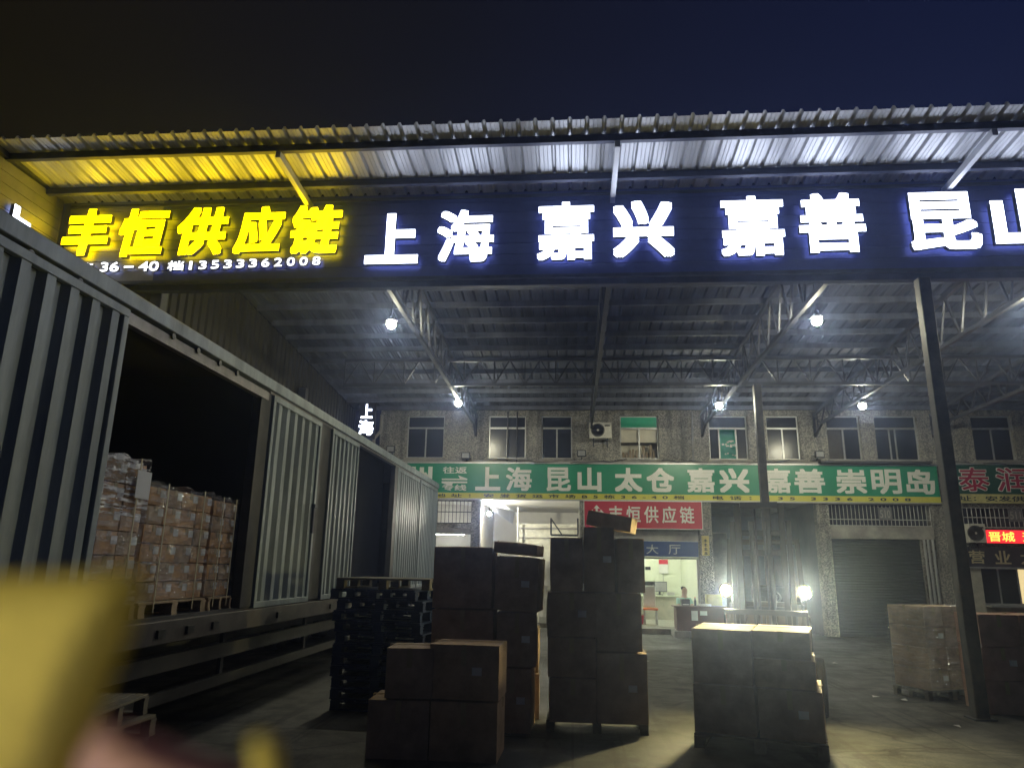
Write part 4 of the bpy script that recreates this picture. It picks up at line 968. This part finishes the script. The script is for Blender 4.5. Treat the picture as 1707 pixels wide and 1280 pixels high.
t = thing('wall_calendar', 'pale wall calendar hanging on the back wall of the office', 'calendar', (1.3,24.96,1.7)); MB().box(2.9,3.2,24.955,24.97,1.55,2.0).build('calendar_sheet', PAPER, t); MB().box(2.9,3.2,24.95,24.954,1.85,2.0).build('calendar_picture', REDV, t)
# the clerk, seated behind the counter side of the office
SKIN = mat('skin', (.50,.33,.24), .55, 0, .06, 20); SHIRT = mat('pale_teal_shirt', (.42,.66,.62), .8, 0, .1, 15); TROUS = mat('dark_trousers', (.05,.05,.07), .8); HAIR = mat('black_hair', (.015,.013,.012), .6)
def skinned(name, m, verts, edges, radii, parent, lv=1):
    me = bpy.data.meshes.new(name); me.from_pydata(verts, edges, []); me.update()
    o = bpy.data.objects.new(name, me); COL.objects.link(o)
    md = o.modifiers.new('skin','SKIN'); sv = me.skin_vertices[0].data if me.skin_vertices else None
    if sv is None:
        bpy.context.view_layer.update()
    if not me.skin_vertices:
        import bmesh
        bm = bmesh.new(); bm.from_mesh(me); bm.verts.layers.skin.verify(); bm.to_mesh(me); bm.free()
    for k, v in enumerate(me.skin_vertices[0].data): v.radius = (radii[k],radii[k]); v.use_root = (k == 0)
    sb = o.modifiers.new('sub','SUBSURF'); sb.levels = lv; sb.render_levels = lv
    bpy.context.view_layer.update(); dg = bpy.context.evaluated_depsgraph_get()
    me2 = bpy.data.meshes.new_from_object(o.evaluated_get(dg)); o.modifiers.clear(); o.data = me2
    me2.materials.clear(); me2.materials.append(m)
    for p in me2.polygons: p.use_smooth = True
    if parent: o.parent = parent
    return o
DZ = -.22
pe = thing('person', 'person in a pale teal shirt seated in the bright office doorway behind the counter', 'person', (3.25,22.0,.14), rad(25), proto=True)
V = [(0,0,.50),(0,.02,.72),(0,.02,.92),(0,0,1.02),(0,-.02,1.10),(0,-.03,1.20),(0,-.03,1.27),
     (.19,.02,.93),(.25,-.08,.68),(.14,-.30,.66),(-.19,.02,.93),(-.25,-.08,.68),(-.14,-.30,.66),
     (.10,-.05,.48),(.12,-.42,.48),(.12,-.40,.06),(.12,-.52,.03),(-.10,-.05,.48),(-.12,-.42,.48),(-.12,-.40,.06),(-.12,-.52,.03)]
E_ = [(0,1),(1,2),(2,3),(3,4),(4,5),(5,6),(2,7),(7,8),(8,9),(2,10),(10,11),(11,12),(0,13),(13,14),(14,15),(15,16),(0,17),(17,18),(18,19),(19,20)]
V = [(a_,b_,c_+DZ) if c_ > .45 else (a_,b_,c_) for a_,b_,c_ in V]
Rr = [.13,.12,.10,.055,.085,.095,.05,.055,.042,.03,.055,.042,.03,.085,.065,.045,.035,.085,.065,.045,.035]
skinned('body', SKIN, V, E_, Rr, pe, 2)
skinned('shirt', SHIRT, [(a_,b_,c_+DZ) for a_,b_,c_ in [(0,0,.50),(0,.02,.72),(0,.02,.92),(0,.01,.985),(.19,.02,.93),(.235,-.04,.78),(-.19,.02,.93),(-.235,-.04,.78)]], [(0,1),(1,2),(2,3),(2,4),(4,5),(2,6),(6,7)], [.15,.14,.12,.075,.072,.062,.072,.062], pe, 2)
skinned('trousers', TROUS, [(0,0,.49+DZ),(.10,-.05,.48+DZ),(.12,-.42,.48+DZ),(.12,-.44,.12),(-.10,-.05,.48+DZ),(-.12,-.42,.48+DZ),(-.12,-.44,.12)], [(0,1),(1,2),(2,3),(0,4),(4,5),(5,6)], [.14,.10,.08,.06,.10,.08,.06], pe, 2)
skinned('hair', HAIR, [(0,.015,1.19+DZ),(0,.012,1.24+DZ),(0,-.012,1.265+DZ)], [(0,1),(1,2)], [.085,.095,.088], pe, 2)
t = thing('stool', 'plain stool under the seated person in the office', 'stool', (3.25,22.0,.14)); MB().lathe((3.25,22.0,.26),(0,0,1),[(.17,0),(.17,.03)],18).build('seat', WOODD, t)
for a_ in range(4): MB().bar((3.25+.12*math.cos(a_*1.57+.78),22+.12*math.sin(a_*1.57+.78),.14),(3.25+.10*math.cos(a_*1.57+.78),22+.10*math.sin(a_*1.57+.78),.26),.03).build('leg', WOODD, t)
# white wrapped goods inside the lit bay
t = thing('wrapped_goods', 'tall white sheet-wrapped goods standing in the loading bay behind the cartons', 'wrapped goods', (-.45,21.9,.0))
q = MB(); n, k = 10, 10
def PW(a, b): return (-.95+1.1*a/n, 21.7+.02*math.sin(a*2.2+b*1.3)+.015*math.sin(b*3.7+a), .12+1.75*b/k)
for a in range(n):
    for b in range(k): q.quad(PW(a,b),PW(a+1,b),PW(a+1,b+1),PW(a,b+1))
q.build('wrap_sheet', mat('white_wrap',(.60,.59,.54),.45,0,.1,4,bump=.5,bscale=7), t, smooth=True)
MB().box(-.93,.13,21.74,22.4,.12,1.85,.02).build('packed_core', WHITEP, t); MB().box(-.95,.15,21.72,22.42,0,.118).build('skid', WOODD, t)
t = thing('barrel', 'blue plastic barrel standing by the dark right-hand bay', 'barrel', (8.3,20.2,0)); MB().lathe((8.55,19.6,0),(0,0,1),[(.2,0),(.26,.04),(.27,.3),(.26,.32),(.27,.34),(.27,.62),(.24,.72),(.2,.74)],24).build('drum', BLUEP, t, smooth=False); MB().lathe((8.55,19.6,.741),(0,0,1),[(.06,0),(.06,.04)],12).build('cap', BLACK, t)
# wooden pallets, lower left, and a loose plank
for k, lab in enumerate(('lowest wooden pallet of the low pile beside the trailer','second wooden pallet from the ground in the low pile beside the trailer','third wooden pallet from the ground in the low pile beside the trailer','fourth wooden pallet from the ground in the low pile beside the trailer','next to topmost pale pallet of the low pile beside the trailer','topmost pale wooden pallet of the low pile beside the trailer')):
    o = dup(wp); place(o, (-3.27+.03*(k%2)+(.05 if k == 4 else 0),4.84-.03*(k%3),k*.131), rad((4,-3,2,6,-2,7)[k]), lab); o.scale = (.62,.66,1)
    if True:
        for c in o.children: c.data = c.data.copy(); c.data.materials[0] = WOODD
tag(MB().box(-.35,.35,-.05,.05,0,.022,.004).build('wood_plank', WOOD), 'loose pale plank lying on the ground in the foreground', 'plank')
bpy.data.objects['wood_plank'].location = (-2.3,5.75,.004); bpy.data.objects['wood_plank'].rotation_euler = (0,0,rad(24))
# scraps of paper on the yard
for k, (x, y_) in enumerate(((4.25,11.2),(4.55,11.0),(3.5,13.0),(1.4,14.5),(2.0,12.2),(-.2,12.8),(4.4,9.3),(3.1,10.6),(-1.2,6.2),(1.1,17.0),(2.9,14.2),(.95,10.5),(5.6,13.5),(5.0,15.0),(3.6,16.5))):
    s = .03+.035*random.random()
    o = MB().quad((-s,-s*.6,.004),(s,-s*.5,.012),(s*.9,s*.6,.006),(-s*.8,s*.5,.02)).build('paper_scrap', PAPER, solid=.001)
    o.location = (x,y_,.004); o.rotation_euler = (0,0,random.random()*6); tag(o, 'small pale scrap of paper littering the dark yard', 'litter', 'paper scraps on the yard')

# ------------------------------------------------------------------ thin blue haze added over the yard for lamp glow and veil
hz = bpy.data.materials.new('glow_haze'); hz.use_nodes = True; n = hz.node_tree; n.nodes.clear()
o_ = n.nodes.new('ShaderNodeOutputMaterial'); pv = n.nodes.new('ShaderNodeVolumePrincipled')
pv.inputs['Color'].default_value = (.40,.52,1.0,1); pv.inputs['Density'].default_value = HAZE; pv.inputs['Anisotropy'].default_value = .88
n.links.new(pv.outputs[0], o_.inputs['Volume'])
stuff(MB().box(-22,24,-4,34,-1,7.9).build('haze', hz))

# ------------------------------------------------------------------ blurred soft object close to the camera
def near(px, py, d):
    v = CAM_ROT @ Vector(((px-853.5)/1190, -(py-640)/1190, -1)); return CAM_POS + v*d
def soft(name, col, trans):
    m = bpy.data.materials.new(name); m.use_nodes = True; n = m.node_tree; b = n.nodes['Principled BSDF']
    b.inputs['Base Color'].default_value = (*col,1); b.inputs['Roughness'].default_value = .9
    tl = n.nodes.new('ShaderNodeBsdfTranslucent'); tl.inputs[0].default_value = (*col,1)
    t0 = n.nodes.new('ShaderNodeTexNoise'); t0.inputs['Scale'].default_value = 22; rr_ = n.nodes.new('ShaderNodeValToRGB'); n.links.new(t0.outputs['Fac'], rr_.inputs[0])
    rr_.color_ramp.elements[0].position = .35; rr_.color_ramp.elements[1].position = .65; rr_.color_ramp.elements[0].color = (*[c*.84 for c in col],1); rr_.color_ramp.elements[1].color = (*col,1)
    n.links.new(rr_.outputs[0], b.inputs['Base Color']); n.links.new(rr_.outputs[0], tl.inputs[0])
    t = n.nodes.new('ShaderNodeTexNoise'); t.inputs['Scale'].default_value = 60; mrx = n.nodes.new('ShaderNodeMapRange'); mrx.inputs[3].default_value = trans-.1; mrx.inputs[4].default_value = trans+.1; mrx.clamp = True
    n.links.new(t.outputs['Fac'], mrx.inputs[0])
    mx = n.nodes.new('ShaderNodeMixShader'); n.links.new(mrx.outputs[0], mx.inputs[0])
    n.links.new(b.outputs[0], mx.inputs[1]); n.links.new(tl.outputs[0], mx.inputs[2]); n.links.new(mx.outputs[0], n.nodes['Material Output'].inputs[0]); return m
SOFTY = soft('soft_yellow_cloth', (.97,.83,.27), .9); SOFTM = soft('soft_mauve_cloth', (.90,.58,.66), .9)
ND = .135
so = thing('soft_charm', 'blurred soft yellow and mauve cloth charm dangling close in front of the camera', 'charm', near(60,1150,ND))
def pillow(outline, dth, name, m):
    """Cloth bag: an outline filled by rings that swell in depth, open thin skin."""
    c = Vector((sum(p[0] for p in outline)/len(outline), sum(p[1] for p in outline)/len(outline), 0)); mb = MB(); n = len(outline); rings = []
    for t in (1,.85,.6,.3,.05):
        for sgn in ((1,) ):
            rings.append(len(mb.v))
            for p in outline:
                q = c + (Vector((p[0],p[1],0))-c)*t; mb.v.append(tuple(near(q.x,q.y,ND - dth*math.sqrt(max(0,1-t*t)))))
    for i, k in zip(rings, rings[1:]):
        for j in range(n): mb.f.append((i+j,i+(j+1)%n,k+(j+1)%n,k+j))
    mb.f.append(tuple(rings[-1]+j for j in range(n)))
    return mb.build(name, m, so, smooth=True)
pillow([(-260,985),(-60,962),(120,956),(222,950),(240,968),(224,1040),(192,1120),(160,1200),(128,1300),(80,1420),(-260,1420)], .012, 'yellow_cloth', SOFTY)
pillow([(120,1260),(175,1195),(260,1225),(345,1262),(420,1290),(430,1400),(90,1420)], .010, 'mauve_cloth', SOFTM)
pillow([(415,1235),(440,1222),(462,1240),(470,1300),(455,1360),(425,1340)], .004, 'yellow_tab', SOFTY)

COL.objects.unlink(_co); bpy.data.objects.remove(_co)
